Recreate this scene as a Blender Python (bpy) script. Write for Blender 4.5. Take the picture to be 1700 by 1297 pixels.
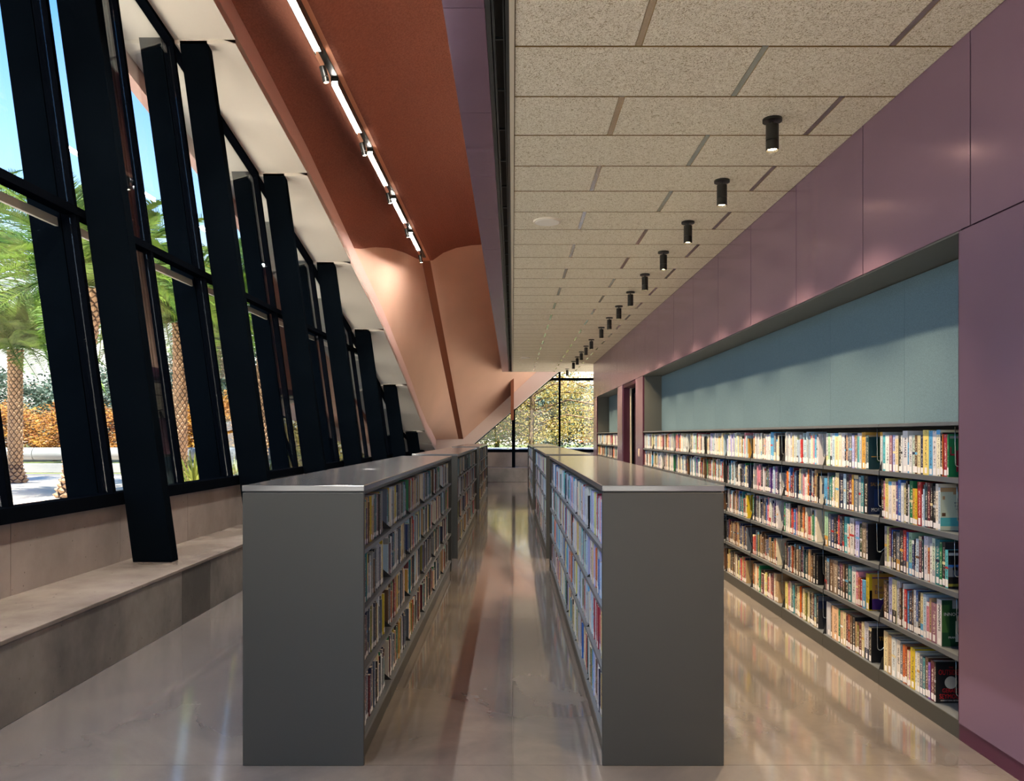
import bpy, bmesh, math, random
from mathutils import Vector, Matrix
R = random.Random(7)
sc = bpy.context.scene
for o in list(bpy.data.objects): bpy.data.objects.remove(o)
COL = sc.collection

# ------------------------------------------------------------------ camera, world, sun, exposure
F, CX, CY, H = 1250.0, 851.0, 723.0, 1.65
def P(px, py, Y): return Vector(((px-CX)*Y/F, Y, H-(py-CY)*Y/F))
cam = bpy.data.cameras.new('camera'); cam.sensor_width = 36; cam.lens = F/1700*36
cam.shift_x = -1/1700; cam.shift_y = 74.5/1700; cam.clip_end = 400
camo = bpy.data.objects.new('camera', cam); COL.objects.link(camo)
camo.location = (0, 0, H); camo.rotation_euler = (math.pi/2, 0, 0); sc.camera = camo

sc.view_settings.view_transform = 'Standard'; sc.view_settings.look = 'None'
sc.view_settings.gamma = 1; sc.view_settings.use_curve_mapping = False
sc.view_settings.exposure = 1.78
SKY_STRENGTH, SUN_STRENGTH = .76, 8.4
w = bpy.data.worlds.new('sky'); sc.world = w; w.use_nodes = True
nt = w.node_tree; nt.nodes.clear()
out = nt.nodes.new('ShaderNodeOutputWorld'); bg = nt.nodes.new('ShaderNodeBackground')
tc = nt.nodes.new('ShaderNodeTexCoord'); sp = nt.nodes.new('ShaderNodeSeparateXYZ'); cr = nt.nodes.new('ShaderNodeValToRGB')
nt.links.new(tc.outputs['Generated'], sp.inputs[0]); nt.links.new(sp.outputs['Z'], cr.inputs[0])
e = cr.color_ramp.elements
e[0].position = 0.0; e[0].color = (.95, .80, .66, 1)
e[1].position = 1.0; e[1].color = (.05, .20, .62, 1)
for p_, c_ in ((.12, (.92, .86, .80, 1)), (.26, (.36, .58, .90, 1)), (.48, (.08, .30, .78, 1))):
    n_ = e.new(p_); n_.color = c_
nt.links.new(cr.outputs[0], bg.inputs['Color']); nt.links.new(bg.outputs[0], out.inputs[0])
bg.inputs['Strength'].default_value = SKY_STRENGTH
sun = bpy.data.lights.new('sun', 'SUN'); sun.energy = SUN_STRENGTH; sun.angle = .009; sun.color = (1, .95, .86)
so = bpy.data.objects.new('sun', sun); COL.objects.link(so)
so.rotation_euler = Vector((.22, -.34, .91)).to_track_quat('Z', 'Y').to_euler()
LED, SPOT = 112.0, 160.0          # linear luminaire emission, spot power
sc.cycles.max_bounces = 8; sc.cycles.diffuse_bounces = 4; sc.cycles.glossy_bounces = 4
sc.cycles.transparent_max_bounces = 16; sc.cycles.sample_clamp_indirect = 10
sc.cycles.caustics_reflective = False; sc.cycles.caustics_refractive = False

# ------------------------------------------------------------------ helpers
def s2l(r, g, b):
    f = lambda c: (c/255/12.92) if c/255 <= .04045 else ((c/255+.055)/1.055)**2.4
    return (f(r), f(g), f(b), 1)
def hexc(h): return s2l(int(h[0:2], 16), int(h[2:4], 16), int(h[4:6], 16))
def mat(name, col, rough=.5, metal=0, spec=.5, noise=None, bump=None, emit=None, coat=0, coord='Object', col2=None):
    """noise=(scale, amount, detail)  bump=(scale, strength, distance)"""
    m = bpy.data.materials.new(name); m.use_nodes = True; t = m.node_tree; b = t.nodes['Principled BSDF']
    b.inputs['Base Color'].default_value = col; b.inputs['Roughness'].default_value = rough
    b.inputs['Metallic'].default_value = metal; b.inputs['Specular IOR Level'].default_value = spec
    if coat: b.inputs['Coat Weight'].default_value = coat; b.inputs['Coat Roughness'].default_value = .08
    if emit: b.inputs['Emission Color'].default_value = emit[0]; b.inputs['Emission Strength'].default_value = emit[1]
    if noise or bump:
        tc = t.nodes.new('ShaderNodeTexCoord')
        src = tc.outputs['Object']
        if coord == 'World':
            g = t.nodes.new('ShaderNodeNewGeometry'); src = g.outputs['Position']
    if noise:
        n = t.nodes.new('ShaderNodeTexNoise'); n.inputs['Scale'].default_value = noise[0]; n.inputs['Detail'].default_value = noise[2]
        t.links.new(src, n.inputs['Vector'])
        r = t.nodes.new('ShaderNodeValToRGB'); r.color_ramp.elements[0].position = .3; r.color_ramp.elements[1].position = .7
        k = noise[1]
        if col2: a_, b_ = col, col2
        else:
            a_ = tuple(c*(1-k) for c in col[:3])+(1,); b_ = tuple(min(1, c*(1+k)) for c in col[:3])+(1,)
        r.color_ramp.elements[0].color = a_; r.color_ramp.elements[1].color = b_
        t.links.new(n.outputs['Fac'], r.inputs[0]); t.links.new(r.outputs[0], b.inputs['Base Color'])
    if bump:
        n2 = t.nodes.new('ShaderNodeTexNoise'); n2.inputs['Scale'].default_value = bump[0]; n2.inputs['Detail'].default_value = 3
        t.links.new(src, n2.inputs['Vector'])
        bp = t.nodes.new('ShaderNodeBump'); bp.inputs['Strength'].default_value = bump[1]; bp.inputs['Distance'].default_value = bump[2]
        t.links.new(n2.outputs['Fac'], bp.inputs['Height']); t.links.new(bp.outputs[0], b.inputs['Normal'])
    return m
class MB:
    """collects geometry for one mesh"""
    def __init__(s): s.v = []; s.f = []; s.c = []; s.k = []
    def quad(s, a, b, c, d, col=None, k=0):
        i = len(s.v); s.v += [tuple(a), tuple(b), tuple(c), tuple(d)]; s.f.append((i, i+1, i+2, i+3)); s.c.append(col); s.k.append(k)
    def poly(s, pts, col=None):
        i = len(s.v); s.v += [tuple(p) for p in pts]; s.f.append(tuple(range(i, i+len(pts)))); s.c.append(col); s.k.append(0)
    def box(s, x0, x1, y0, y1, z0, z1, M=None, col=None):
        p = [Vector((x, y, z)) for z in (z0, z1) for y in (y0, y1) for x in (x0, x1)]
        if M: p = [M @ q for q in p]
        i = len(s.v); s.v += [tuple(q) for q in p]
        for f in ((0, 2, 3, 1), (4, 5, 7, 6), (0, 1, 5, 4), (2, 6, 7, 3), (0, 4, 6, 2), (1, 3, 7, 5)):
            s.f.append(tuple(i+j for j in f)); s.c.append(col); s.k.append(0)
        return s
    def hexa(s, b4, t4, col=None):
        """eight corners: bottom loop counter-clockwise from above, top loop"""
        i = len(s.v); s.v += [tuple(q) for q in list(b4)+list(t4)]
        for f in ((3, 2, 1, 0), (4, 5, 6, 7), (0, 1, 5, 4), (1, 2, 6, 5), (2, 3, 7, 6), (3, 0, 4, 7)):
            s.f.append(tuple(i+j for j in f)); s.c.append(col); s.k.append(0)
        return s
    def prism(s, pts, ext, col=None):
        """closed polygon extruded by the vector ext"""
        ext = Vector(ext); n = len(pts); i = len(s.v)
        s.v += [tuple(p) for p in pts]+[tuple(Vector(p)+ext) for p in pts]
        s.f.append(tuple(range(i, i+n))[::-1]); s.f.append(tuple(range(i+n, i+2*n))); s.c += [col, col]; s.k += [0, 0]
        for j in range(n):
            s.f.append((i+j, i+(j+1) % n, i+n+(j+1) % n, i+n+j)); s.c.append(col); s.k.append(0)
        return s
    def cyl(s, p0, p1, r0, r1=None, n=16, cap=True, col=None):
        r1 = r0 if r1 is None else r1; p0 = Vector(p0); p1 = Vector(p1); d = (p1-p0).normalized()
        u = d.orthogonal().normalized(); v = d.cross(u); i = len(s.v)
        for p, r in ((p0, r0), (p1, r1)):
            for a in range(n):
                t = 2*math.pi*a/n; s.v.append(tuple(p+u*math.cos(t)*r+v*math.sin(t)*r))
        for a in range(n):
            s.f.append((i+a, i+(a+1) % n, i+n+(a+1) % n, i+n+a)); s.c.append(col); s.k.append(0)
        if cap:
            s.f.append(tuple(i+a for a in range(n))[::-1]); s.f.append(tuple(i+n+a for a in range(n))); s.c += [col, col]; s.k += [0, 0]
        return s
    def tube(s, pts, r, n=8, col=None):
        pts = [Vector(p) for p in pts]; i = len(s.v); u = None
        for j, p in enumerate(pts):
            d = (pts[min(j+1, len(pts)-1)]-pts[max(j-1, 0)]).normalized()
            u = d.orthogonal().normalized() if u is None else (u-d*u.dot(d)).normalized()
            v = d.cross(u)
            for a in range(n):
                t = 2*math.pi*a/n; s.v.append(tuple(p+u*math.cos(t)*r+v*math.sin(t)*r))
        for j in range(len(pts)-1):
            for a in range(n):
                s.f.append((i+j*n+a, i+j*n+(a+1) % n, i+(j+1)*n+(a+1) % n, i+(j+1)*n+a)); s.c.append(col); s.k.append(0)
        s.f.append(tuple(i+a for a in range(n))[::-1]); s.f.append(tuple(i+(len(pts)-1)*n+a for a in range(n))); s.c += [col, col]; s.k += [0, 0]
        return s
    def grid(s, fn, nu, nv):
        i = len(s.v)
        for a in range(nu+1):
            for b in range(nv+1): s.v.append(tuple(fn(a/nu, b/nv)))
        for a in range(nu):
            for b in range(nv):
                q = i+a*(nv+1)+b; s.f.append((q, q+1, q+nv+2, q+nv+1)); s.c.append(None); s.k.append(0)
        return s
    def mesh(s, name, m, smooth=False, bevel=0):
        me = bpy.data.meshes.new(name); me.from_pydata(s.v, [], s.f)
        if any(c is not None for c in s.c):
            at = me.color_attributes.new('Col', 'FLOAT_COLOR', 'CORNER'); buf = []
            for f, c, k in zip(s.f, s.c, s.k):
                c = c or (1, 1, 1); buf += [c[0], c[1], c[2], k]*len(f)
            at.data.foreach_set('color', buf)
        if m: me.materials.append(m)
        if smooth: me.shade_smooth()
        me.update(); return me
def link(name, me, parent=None, loc=None, rot=None):
    o = bpy.data.objects.new(name, me); COL.objects.link(o)
    if parent: o.parent = parent
    if loc is not None: o.location = loc
    if rot is not None: o.rotation_euler = rot
    return o
def obj(name, mb, m, parent=None, smooth=False, bevel=0, auto=False):
    o = link(name, mb.mesh(name, m, smooth), parent)
    if bevel:
        b = o.modifiers.new('bevel', 'BEVEL'); b.width = bevel; b.segments = 2; b.limit_method = 'ANGLE'
    if auto:
        o.data.shade_smooth(); o.data.set_sharp_from_angle(angle=math.radians(35))
    return o
def empty(name, loc=(0, 0, 0)):
    o = bpy.data.objects.new(name, None); COL.objects.link(o); o.location = loc; o.empty_display_size = .1; return o
def tag(o, label, cat, group=None):
    o['label'] = label; o['category'] = cat
    if group: o['group'] = group
    return o
def struct(o): o['kind'] = 'structure'; return o
def box(name, x0, x1, y0, y1, z0, z1, m, parent=None, bevel=0):
    c = Vector(((x0+x1)/2, (y0+y1)/2, z0)); 
    if parent is None:
        mb = MB().box(x0-c.x, x1-c.x, y0-c.y, y1-c.y, 0, z1-z0); o = obj(name, mb, m, None, bevel=bevel); o.location = c; return o
    return obj(name, MB().box(x0, x1, y0, y1, z0, z1), m, parent, bevel=bevel)

# ------------------------------------------------------------------ materials
M = {}
M['black'] = mat('black_steel', s2l(9, 14, 19), .5, .0, .0, noise=(1.5, .15, 2))
M['frame'] = mat('dark_frame', s2l(9, 12, 17), .6, .0, .0)
M['gunmetal'] = mat('gunmetal_powder_coat', s2l(62, 63, 60), .42, .15, .5, bump=(900, .04, .001))
M['top'] = mat('bookcase_top_laminate', s2l(112, 114, 118), .14, .35, .7)
M['shelf'] = mat('shelf_steel', s2l(108, 116, 126), .34, .4)
M['shelfdark'] = mat('shelf_inside', s2l(46, 48, 50), .5, .2)
M['tile'] = None
M['white'] = mat('cream_plaster', s2l(228, 222, 210), .7, bump=(250, .05, .002))
M['palearch'] = mat('pale_pink_plaster', s2l(232, 212, 200), .7, bump=(300, .05, .002))
M['pinkband'] = mat('pink_plaster', s2l(214, 174, 164), .8, bump=(300, .12, .003))
M['funnel'] = mat('terracotta_plaster', s2l(220, 178, 154), .85, bump=(220, .12, .003), noise=(.8, .05, 2))
M['groove'] = mat('groove_brown', s2l(150, 92, 66), .8)
M['rust'] = mat('rust_acoustic_spray', s2l(150, 96, 80), .95, spec=.15, bump=(38, .9, .02), noise=(30, .12, 3))
M['purple'] = mat('plum_metal_panel', s2l(146, 120, 148), .24, .6, .5, bump=(500, .03, .001), noise=(.7, .06, 3))
M['purpledark'] = mat('plum_edge', s2l(78, 34, 60), .4, .3)
M['felt'] = mat('blue_grey_felt', s2l(88, 112, 128), .95, spec=.1, noise=(160, .16, 3), bump=(300, .4, .002))
M['alcove'] = mat('alcove_dark_grey', s2l(86, 90, 90), .55)
M['slot'] = mat('slot_metal', s2l(60, 66, 70), .3, .6)
M['void'] = mat('slot_void', s2l(8, 8, 9), .8)
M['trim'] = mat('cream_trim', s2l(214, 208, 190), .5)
M['lamp'] = mat('lamp_black', s2l(30, 30, 27), .38, .2)
M['led'] = mat('warm_led', (1, 1, 1, 1), .5, emit=((1, .93, .83, 1), LED))
M['lens'] = mat('warm_lens', (1, 1, 1, 1), .5, emit=((1, .74, .42, 1), 22))
M['pages'] = mat('book_pages', s2l(214, 204, 184), .9, noise=(400, .1, 1))
M['sticker'] = mat('white_sticker', s2l(232, 232, 236), .55)
M['wire'] = mat('wire_chrome', s2l(170, 178, 176), .25, .9)
M['paving'] = mat('pale_paving', s2l(206, 190, 172), .9, noise=(3, .07, 4), coord='World')
M['barrier'] = mat('pale_concrete_rail', s2l(132, 132, 130), .7, noise=(2, .06, 3))
M['grass'] = mat('lawn', s2l(84, 92, 44), .95, noise=(3, .3, 4))
M['ext'] = mat('exterior_wall', s2l(180, 130, 112), .9)
M['speaker'] = mat('speaker_grille', s2l(244, 244, 240), .6, bump=(1500, .3, .001))
M['switch'] = mat('switch_plastic', s2l(190, 172, 172), .5)

def concrete(name, c1, c2, rough=.75):
    m = bpy.data.materials.new(name); m.use_nodes = True; t = m.node_tree; b = t.nodes['Principled BSDF']
    g = t.nodes.new('ShaderNodeNewGeometry')
    n1 = t.nodes.new('ShaderNodeTexNoise'); n1.inputs['Scale'].default_value = 1.6; n1.inputs['Detail'].default_value = 8; n1.inputs['Roughness'].default_value = .62
    mp = t.nodes.new('ShaderNodeMapping'); mp.inputs['Scale'].default_value = (.9, .9, .7)
    t.links.new(g.outputs['Position'], mp.inputs[0]); t.links.new(mp.outputs[0], n1.inputs['Vector'])
    r = t.nodes.new('ShaderNodeValToRGB'); r.color_ramp.elements[0].position = .35; r.color_ramp.elements[0].color = c1
    r.color_ramp.elements[1].position = .68; r.color_ramp.elements[1].color = c2
    t.links.new(n1.outputs['Fac'], r.inputs[0])
    v = t.nodes.new('ShaderNodeTexVoronoi'); v.inputs['Scale'].default_value = 11; t.links.new(g.outputs['Position'], v.inputs['Vector'])
    vr = t.nodes.new('ShaderNodeValToRGB'); vr.color_ramp.elements[0].position = .05; vr.color_ramp.elements[0].color = (.35, .33, .3, 1)
    vr.color_ramp.elements[1].position = .085; vr.color_ramp.elements[1].color = (1, 1, 1, 1)
    t.links.new(v.outputs['Distance'], vr.inputs[0])
    mx = t.nodes.new('ShaderNodeMix'); mx.data_type = 'RGBA'; mx.blend_type = 'MULTIPLY'; mx.inputs[0].default_value = .7
    t.links.new(r.outputs[0], mx.inputs[6]); t.links.new(vr.outputs[0], mx.inputs[7]); t.links.new(mx.outputs[2], b.inputs['Base Color'])
    b.inputs['Roughness'].default_value = rough
    n2 = t.nodes.new('ShaderNodeTexNoise'); n2.inputs['Scale'].default_value = 40; n2.inputs['Detail'].default_value = 4
    t.links.new(g.outputs['Position'], n2.inputs['Vector'])
    bp = t.nodes.new('ShaderNodeBump'); bp.inputs['Strength'].default_value = .12; bp.inputs['Distance'].default_value = .004
    t.links.new(n2.outputs['Fac'], bp.inputs['Height']); t.links.new(bp.outputs[0], b.inputs['Normal'])
    return m
M['concrete'] = concrete('cast_concrete', s2l(100, 97, 93), s2l(148, 142, 135))
M['concretewall'] = concrete('cast_concrete_wall', s2l(134, 124, 118), s2l(164, 152, 145))
M['benchtop'] = concrete('polished_bench_concrete', s2l(118, 109, 101), s2l(152, 142, 133), .25)
M['concretedark'] = concrete('darker_concrete', s2l(78, 75, 71), s2l(108, 104, 99))

# polished floor
m = bpy.data.materials.new('polished_concrete_floor'); m.use_nodes = True; t = m.node_tree; b = t.nodes['Principled BSDF']
g = t.nodes.new('ShaderNodeNewGeometry')
n1 = t.nodes.new('ShaderNodeTexNoise'); n1.inputs['Scale'].default_value = .9; n1.inputs['Detail'].default_value = 9; n1.inputs['Roughness'].default_value = .6; n1.inputs['Distortion'].default_value = .6
t.links.new(g.outputs['Position'], n1.inputs['Vector'])
r = t.nodes.new('ShaderNodeValToRGB'); r.color_ramp.elements[0].position = .3; r.color_ramp.elements[0].color = s2l(82, 80, 84)
r.color_ramp.elements[1].position = .72; r.color_ramp.elements[1].color = s2l(126, 120, 116)
t.links.new(n1.outputs['Fac'], r.inputs[0]); t.links.new(r.outputs[0], b.inputs['Base Color'])
n3 = t.nodes.new('ShaderNodeTexNoise'); n3.inputs['Scale'].default_value = 5; n3.inputs['Detail'].default_value = 6
t.links.new(g.outputs['Position'], n3.inputs['Vector'])
mr = t.nodes.new('ShaderNodeMapRange'); mr.inputs[3].default_value = .06; mr.inputs[4].default_value = .17
t.links.new(n3.outputs['Fac'], mr.inputs[0]); t.links.new(mr.outputs[0], b.inputs['Roughness'])
n2 = t.nodes.new('ShaderNodeTexNoise'); n2.inputs['Scale'].default_value = 6; n2.inputs['Detail'].default_value = 2
t.links.new(g.outputs['Position'], n2.inputs['Vector'])
bp = t.nodes.new('ShaderNodeBump'); bp.inputs['Strength'].default_value = .05; bp.inputs['Distance'].default_value = .006
t.links.new(n2.outputs['Fac'], bp.inputs['Height']); t.links.new(bp.outputs[0], b.inputs['Normal'])
b.inputs['Specular IOR Level'].default_value = .75
b.inputs['Coat Weight'].default_value = .6; b.inputs['Coat Roughness'].default_value = .06
M['floor'] = m

# wood-wool acoustic tile: fine relief, colour darker and yellower in the hollows
m = bpy.data.materials.new('wood_wool_tile'); m.use_nodes = True; t = m.node_tree; b = t.nodes['Principled BSDF']
g = t.nodes.new('ShaderNodeNewGeometry')
n1 = t.nodes.new('ShaderNodeTexNoise'); n1.inputs['Scale'].default_value = 55; n1.inputs['Detail'].default_value = 2; n1.inputs['Distortion'].default_value = 2.2
t.links.new(g.outputs['Position'], n1.inputs['Vector'])
r = t.nodes.new('ShaderNodeValToRGB'); r.color_ramp.elements[0].position = .32; r.color_ramp.elements[0].color = s2l(186, 174, 140)
r.color_ramp.elements[1].position = .50; r.color_ramp.elements[1].color = s2l(252, 248, 232)
t.links.new(n1.outputs['Fac'], r.inputs[0]); t.links.new(r.outputs[0], b.inputs['Base Color'])
bp = t.nodes.new('ShaderNodeBump'); bp.inputs['Strength'].default_value = 1.0; bp.inputs['Distance'].default_value = .012
t.links.new(n1.outputs['Fac'], bp.inputs['Height']); t.links.new(bp.outputs[0], b.inputs['Normal'])
b.inputs['Roughness'].default_value = .95; b.inputs['Specular IOR Level'].default_value = .2
M['tile'] = m
M['tee'] = mat('ceiling_tee', s2l(168, 164, 156), .16, .7)
M['tileedge'] = mat('cut_tile_edge', s2l(132, 108, 62), .95)
M['deck'] = mat('ceiling_deck', s2l(92, 78, 50), .9)

# glass: clear pane with surface reflection
def glass(name, tint):
    m = bpy.data.materials.new(name); m.use_nodes = True; t = m.node_tree; t.nodes.remove(t.nodes['Principled BSDF'])
    o = t.nodes['Material Output']; tr = t.nodes.new('ShaderNodeBsdfTransparent'); tr.inputs[0].default_value = tint
    gl = t.nodes.new('ShaderNodeBsdfGlossy'); gl.inputs['Roughness'].default_value = .01; gl.inputs[0].default_value = (.9, .95, 1, 1)
    # schlick reflectance that is the same on both faces of the thin pane
    ge = t.nodes.new('ShaderNodeNewGeometry'); dt = t.nodes.new('ShaderNodeVectorMath'); dt.operation = 'DOT_PRODUCT'
    t.links.new(ge.outputs['Normal'], dt.inputs[0]); t.links.new(ge.outputs['Incoming'], dt.inputs[1])
    def mth(op, a, b=None, clamp=False):
        n = t.nodes.new('ShaderNodeMath'); n.operation = op; n.use_clamp = clamp
        for i, v in enumerate((a, b)):
            if v is None: continue
            if isinstance(v, (int, float)): n.inputs[i].default_value = v
            else: t.links.new(v, n.inputs[i])
        return n.outputs[0]
    ab = mth('ABSOLUTE', dt.outputs['Value']); pw = mth('POWER', mth('SUBTRACT', 1.0, ab, True), 5.0)
    sch = mth('ADD', mth('MULTIPLY', pw, .9), .035, True)
    mx = t.nodes.new('ShaderNodeMixShader'); t.links.new(sch, mx.inputs[0]); t.links.new(tr.outputs[0], mx.inputs[1]); t.links.new(gl.outputs[0], mx.inputs[2])
    t.links.new(mx.outputs[0], o.inputs[0]); return m
M['glass'] = glass('window_glass', (.90, .94, .95, 1))

# books: colour from the mesh, alpha marks printed zones
def book_material():
    m = bpy.data.materials.new('book_cover'); m.use_nodes = True; t = m.node_tree; b = t.nodes['Principled BSDF']
    a = t.nodes.new('ShaderNodeAttribute'); a.attribute_name = 'Col'
    g = t.nodes.new('ShaderNodeNewGeometry'); mp = t.nodes.new('ShaderNodeMapping'); mp.inputs['Scale'].default_value = (120, 120, 190)
    t.links.new(g.outputs['Position'], mp.inputs[0])
    n = t.nodes.new('ShaderNodeTexNoise'); n.inputs['Scale'].default_value = 1; n.inputs['Detail'].default_value = 1
    t.links.new(mp.outputs[0], n.inputs['Vector'])
    th = t.nodes.new('ShaderNodeMapRange'); th.inputs[1].default_value = .50; th.inputs[2].default_value = .60; t.links.new(n.outputs['Fac'], th.inputs[0])
    mu = t.nodes.new('ShaderNodeMath'); mu.operation = 'MULTIPLY'; t.links.new(th.outputs[0], mu.inputs[0]); t.links.new(a.outputs['Alpha'], mu.inputs[1])
    # ink: dark on pale covers, pale on dark ones
    bw = t.nodes.new('ShaderNodeRGBToBW'); t.links.new(a.outputs['Color'], bw.inputs[0])
    gt = t.nodes.new('ShaderNodeMath'); gt.operation = 'LESS_THAN'; gt.inputs[1].default_value = .22; t.links.new(bw.outputs[0], gt.inputs[0])
    ink = t.nodes.new('ShaderNodeMix'); ink.data_type = 'RGBA'; ink.inputs[6].default_value = (.03, .035, .06, 1); ink.inputs[7].default_value = (.72, .68, .58, 1)
    t.links.new(gt.outputs[0], ink.inputs[0])
    mx = t.nodes.new('ShaderNodeMix'); mx.data_type = 'RGBA'
    t.links.new(mu.outputs[0], mx.inputs[0]); t.links.new(a.outputs['Color'], mx.inputs[6]); t.links.new(ink.outputs[2], mx.inputs[7])
    t.links.new(mx.outputs[2], b.inputs['Base Color']); b.inputs['Roughness'].default_value = .42
    return m
M['book'] = book_material()

def leafmat(name, c1, c2):
    m = bpy.data.materials.new(name); m.use_nodes = True; t = m.node_tree; b = t.nodes['Principled BSDF']; o = t.nodes['Material Output']
    g = t.nodes.new('ShaderNodeNewGeometry'); n = t.nodes.new('ShaderNodeTexNoise'); n.inputs['Scale'].default_value = 1.1; n.inputs['Detail'].default_value = 3
    t.links.new(g.outputs['Position'], n.inputs['Vector'])
    r = t.nodes.new('ShaderNodeValToRGB'); r.color_ramp.elements[0].position = .35; r.color_ramp.elements[0].color = c1; r.color_ramp.elements[1].position = .65; r.color_ramp.elements[1].color = c2
    t.links.new(n.outputs['Fac'], r.inputs[0]); t.links.new(r.outputs[0], b.inputs['Base Color']); b.inputs['Roughness'].default_value = .55
    tl = t.nodes.new('ShaderNodeBsdfTranslucent'); t.links.new(r.outputs[0], tl.inputs[0]); mx = t.nodes.new('ShaderNodeMixShader'); mx.inputs[0].default_value = .35
    t.links.new(b.outputs[0], mx.inputs[1]); t.links.new(tl.outputs[0], mx.inputs[2]); t.links.new(mx.outputs[0], o.inputs[0]); return m
M['leaf_orange'] = leafmat('autumn_leaf', s2l(136, 76, 22), s2l(176, 126, 44))
M['leaf_gold'] = leafmat('golden_leaf', s2l(124, 120, 56), s2l(196, 160, 84))
M['leaf_dark'] = leafmat('dark_leaf', s2l(46, 64, 52), s2l(88, 104, 86))
M['leaf_green'] = leafmat('green_leaf', s2l(70, 92, 38), s2l(130, 134, 56))
M['frond'] = leafmat('palm_leaflet', s2l(46, 84, 30), s2l(116, 140, 52))
M['bark'] = mat('bark', s2l(112, 88, 66), .95, noise=(14, .3, 4))
M['palmbark'] = mat('palm_boot', s2l(176, 142, 110), .9, noise=(12, .25, 4), coord='World')
M['palmcrack'] = mat('palm_trunk_core', s2l(74, 52, 40), .95)

# ------------------------------------------------------------------ setting: arch table of the leaning glazed wall
YC = [-4.11, -1.37, 1.37, 4.11, 6.85, 9.59, 12.33, 15.07, 17.81, 20.55, 23.29, 25.2, 27.0]
ZH = [8.05, 8.25, 8.15, 7.85, 7.33, 6.69, 5.95, 5.13, 4.17, 3.05, 1.80, 1.40, 1.10]
XI = [-3.90, -3.92, -3.88, -3.78, -3.66, -3.53, -3.363, -3.243, -3.05, -2.89, -2.72, -2.71, -2.75]
BAND = .42
def lerp_tab(Y, T):
    if Y <= YC[0]: return T[0]
    for i in range(len(YC)-1):
        if Y <= YC[i+1]:
            s = (Y-YC[i])/(YC[i+1]-YC[i]); return T[i]*(1-s)+T[i+1]*s
    return T[-1]
def smooth_tab(Y, T):          # catmull-rom through the table
    Y = max(YC[0], min(YC[-1], Y)); i = max(k for k in range(len(YC)-1) if YC[k] <= Y+1e-9)
    h = YC[i+1]-YC[i]; s = (Y-YC[i])/h
    m0 = (T[i+1]-T[max(i-1, 0)])/(YC[i+1]-YC[max(i-1, 0)]); j = min(i+2, len(T)-1); m1 = (T[j]-T[i])/(YC[j]-YC[i])
    return (2*s**3-3*s*s+1)*T[i]+(s**3-2*s*s+s)*h*m0+(-2*s**3+3*s*s)*T[i+1]+(s**3-s*s)*h*m1
def XW(Y, z): return -3.527+.019*(Y-6.9)-.1364*(z-1.02)      # inner line of the leaning wall
def XG(Y, z): return XW(Y, z)-.12                             # glass plane
def XCW(Y): return -3.615+.019*(Y-5.31)                       # face of the concrete upstand
CEIL, XR, XALC = 3.785, 2.416, 2.767

# floor
fl = struct(empty('floor'))
ys = [-4.2, 0.8, 3.765, 6.8, 10.1, 13.2, 16.3, 19.4, 22.5, 28.6]
for a, b_ in zip(ys[:-1], ys[1:]):
    for x0, x1 in ((-4.4, .0), (.0, 3.2 if a < 22 else 5.4)):
        s_ = obj('floor_slab', MB().box(x0+.0015, x1-.0015, a+.0015, b_-.0015, -.2, 0), M['floor'], fl)
obj('slab_joint', MB().box(-4.4, 5.4, -4.2, 28.6, -.25, -.004), M['concretedark'], fl)

# ceiling of wood-wool tiles
ce = struct(empty('ceiling'))
obj('ceiling_deck', MB().box(.0, XR+.3, -4.2, 22.5, CEIL+.022, CEIL+.10).box(.0, 5.3, 22.5, 25.3, CEIL+.022, CEIL+.10), M['deck'], ce)
k = 0; cache = {}; tees = {}
y = 4.132-.6125*14
while y < 25.2:
    A = (k % 2 == 0)        # row whose far edge is y+.6125
    y0, y1 = y, min(y+.6125, 25.3); end = XR if y1 < 22.6 else 5.3
    xs = [.012] + ([.69, 2.08, 3.47, 4.86] if ((k-14) % 2 == 1) else [1.39, 2.78, 4.17])
    xs = [x for x in xs if x < end-.05]+[end]
    for x0, x1 in zip(xs[:-1], xs[1:]):
        key = (round(x1-x0, 3), round(y1-y0, 3), x1 == end)
        if key not in cache:
            g0 = 0 if x0 == .012 else .017; g1 = 0 if x1 == end else .017
            cache[key] = MB().box(g0, x1-x0-g1, .006, y1-y0-.006, 0, .02).mesh('ceiling_tile', M['tile'])
            cache[key].materials.append(M['tileedge'])
            for p_ in cache[key].polygons:
                if abs(p_.normal.y) > .5: p_.material_index = 1
        o = link('ceiling_tile', cache[key], ce, (x0, y0, CEIL))
        bv = o.modifiers.new('bevel', 'BEVEL'); bv.width = .003; bv.segments = 1; bv.material = 1
        if x1 != end:
            tk = round(y1-y0, 3)
            if tk not in tees: tees[tk] = MB().box(-.0165, .0165, .004, y1-y0-.004, .0015, .02).mesh('ceiling_tee', M['tee'])
            link('ceiling_tee', tees[tk], ce, (x1, y0, CEIL))
    y += .6125; k += 1
# slot and edge trim, plum bulkhead
obj('edge_trim', MB().box(-.018, .010, -4.2, 25.3, CEIL-.004, CEIL+.12), M['trim'], ce)
bulk = struct(empty('trim_1'))
y = 3.76-1.2225*7
while y < 25.2:
    y1 = min(y+1.2225, 25.3)
    obj('bulkhead_panel', MB().box(-.348, -.140, y+.002, y1-.002, CEIL, CEIL+.012), M['purple'], bulk); y = y1
obj('bulkhead_core', MB().box(-.345, -.142, -4.2, 25.29, CEIL+.012, CEIL+.2), M['purpledark'], bulk)
obj('bulkhead_side', MB().box(-.348, -.330, -4.2, 25.3, CEIL+.2, 7.2), M['funnel'], bulk)
obj('bulkhead_end', MB().box(-.348, 2.7, 25.28, 25.32, CEIL+.001, CEIL+.5), M['trim'], bulk)
sd = empty('slot_diffuser', (-.079, 10, CEIL)); tag(sd, 'long black linear air slot between the plum bulkhead and the tiled ceiling', 'air vent')
def rel(o, parent): o.location = o.location-parent.location; return o
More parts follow.
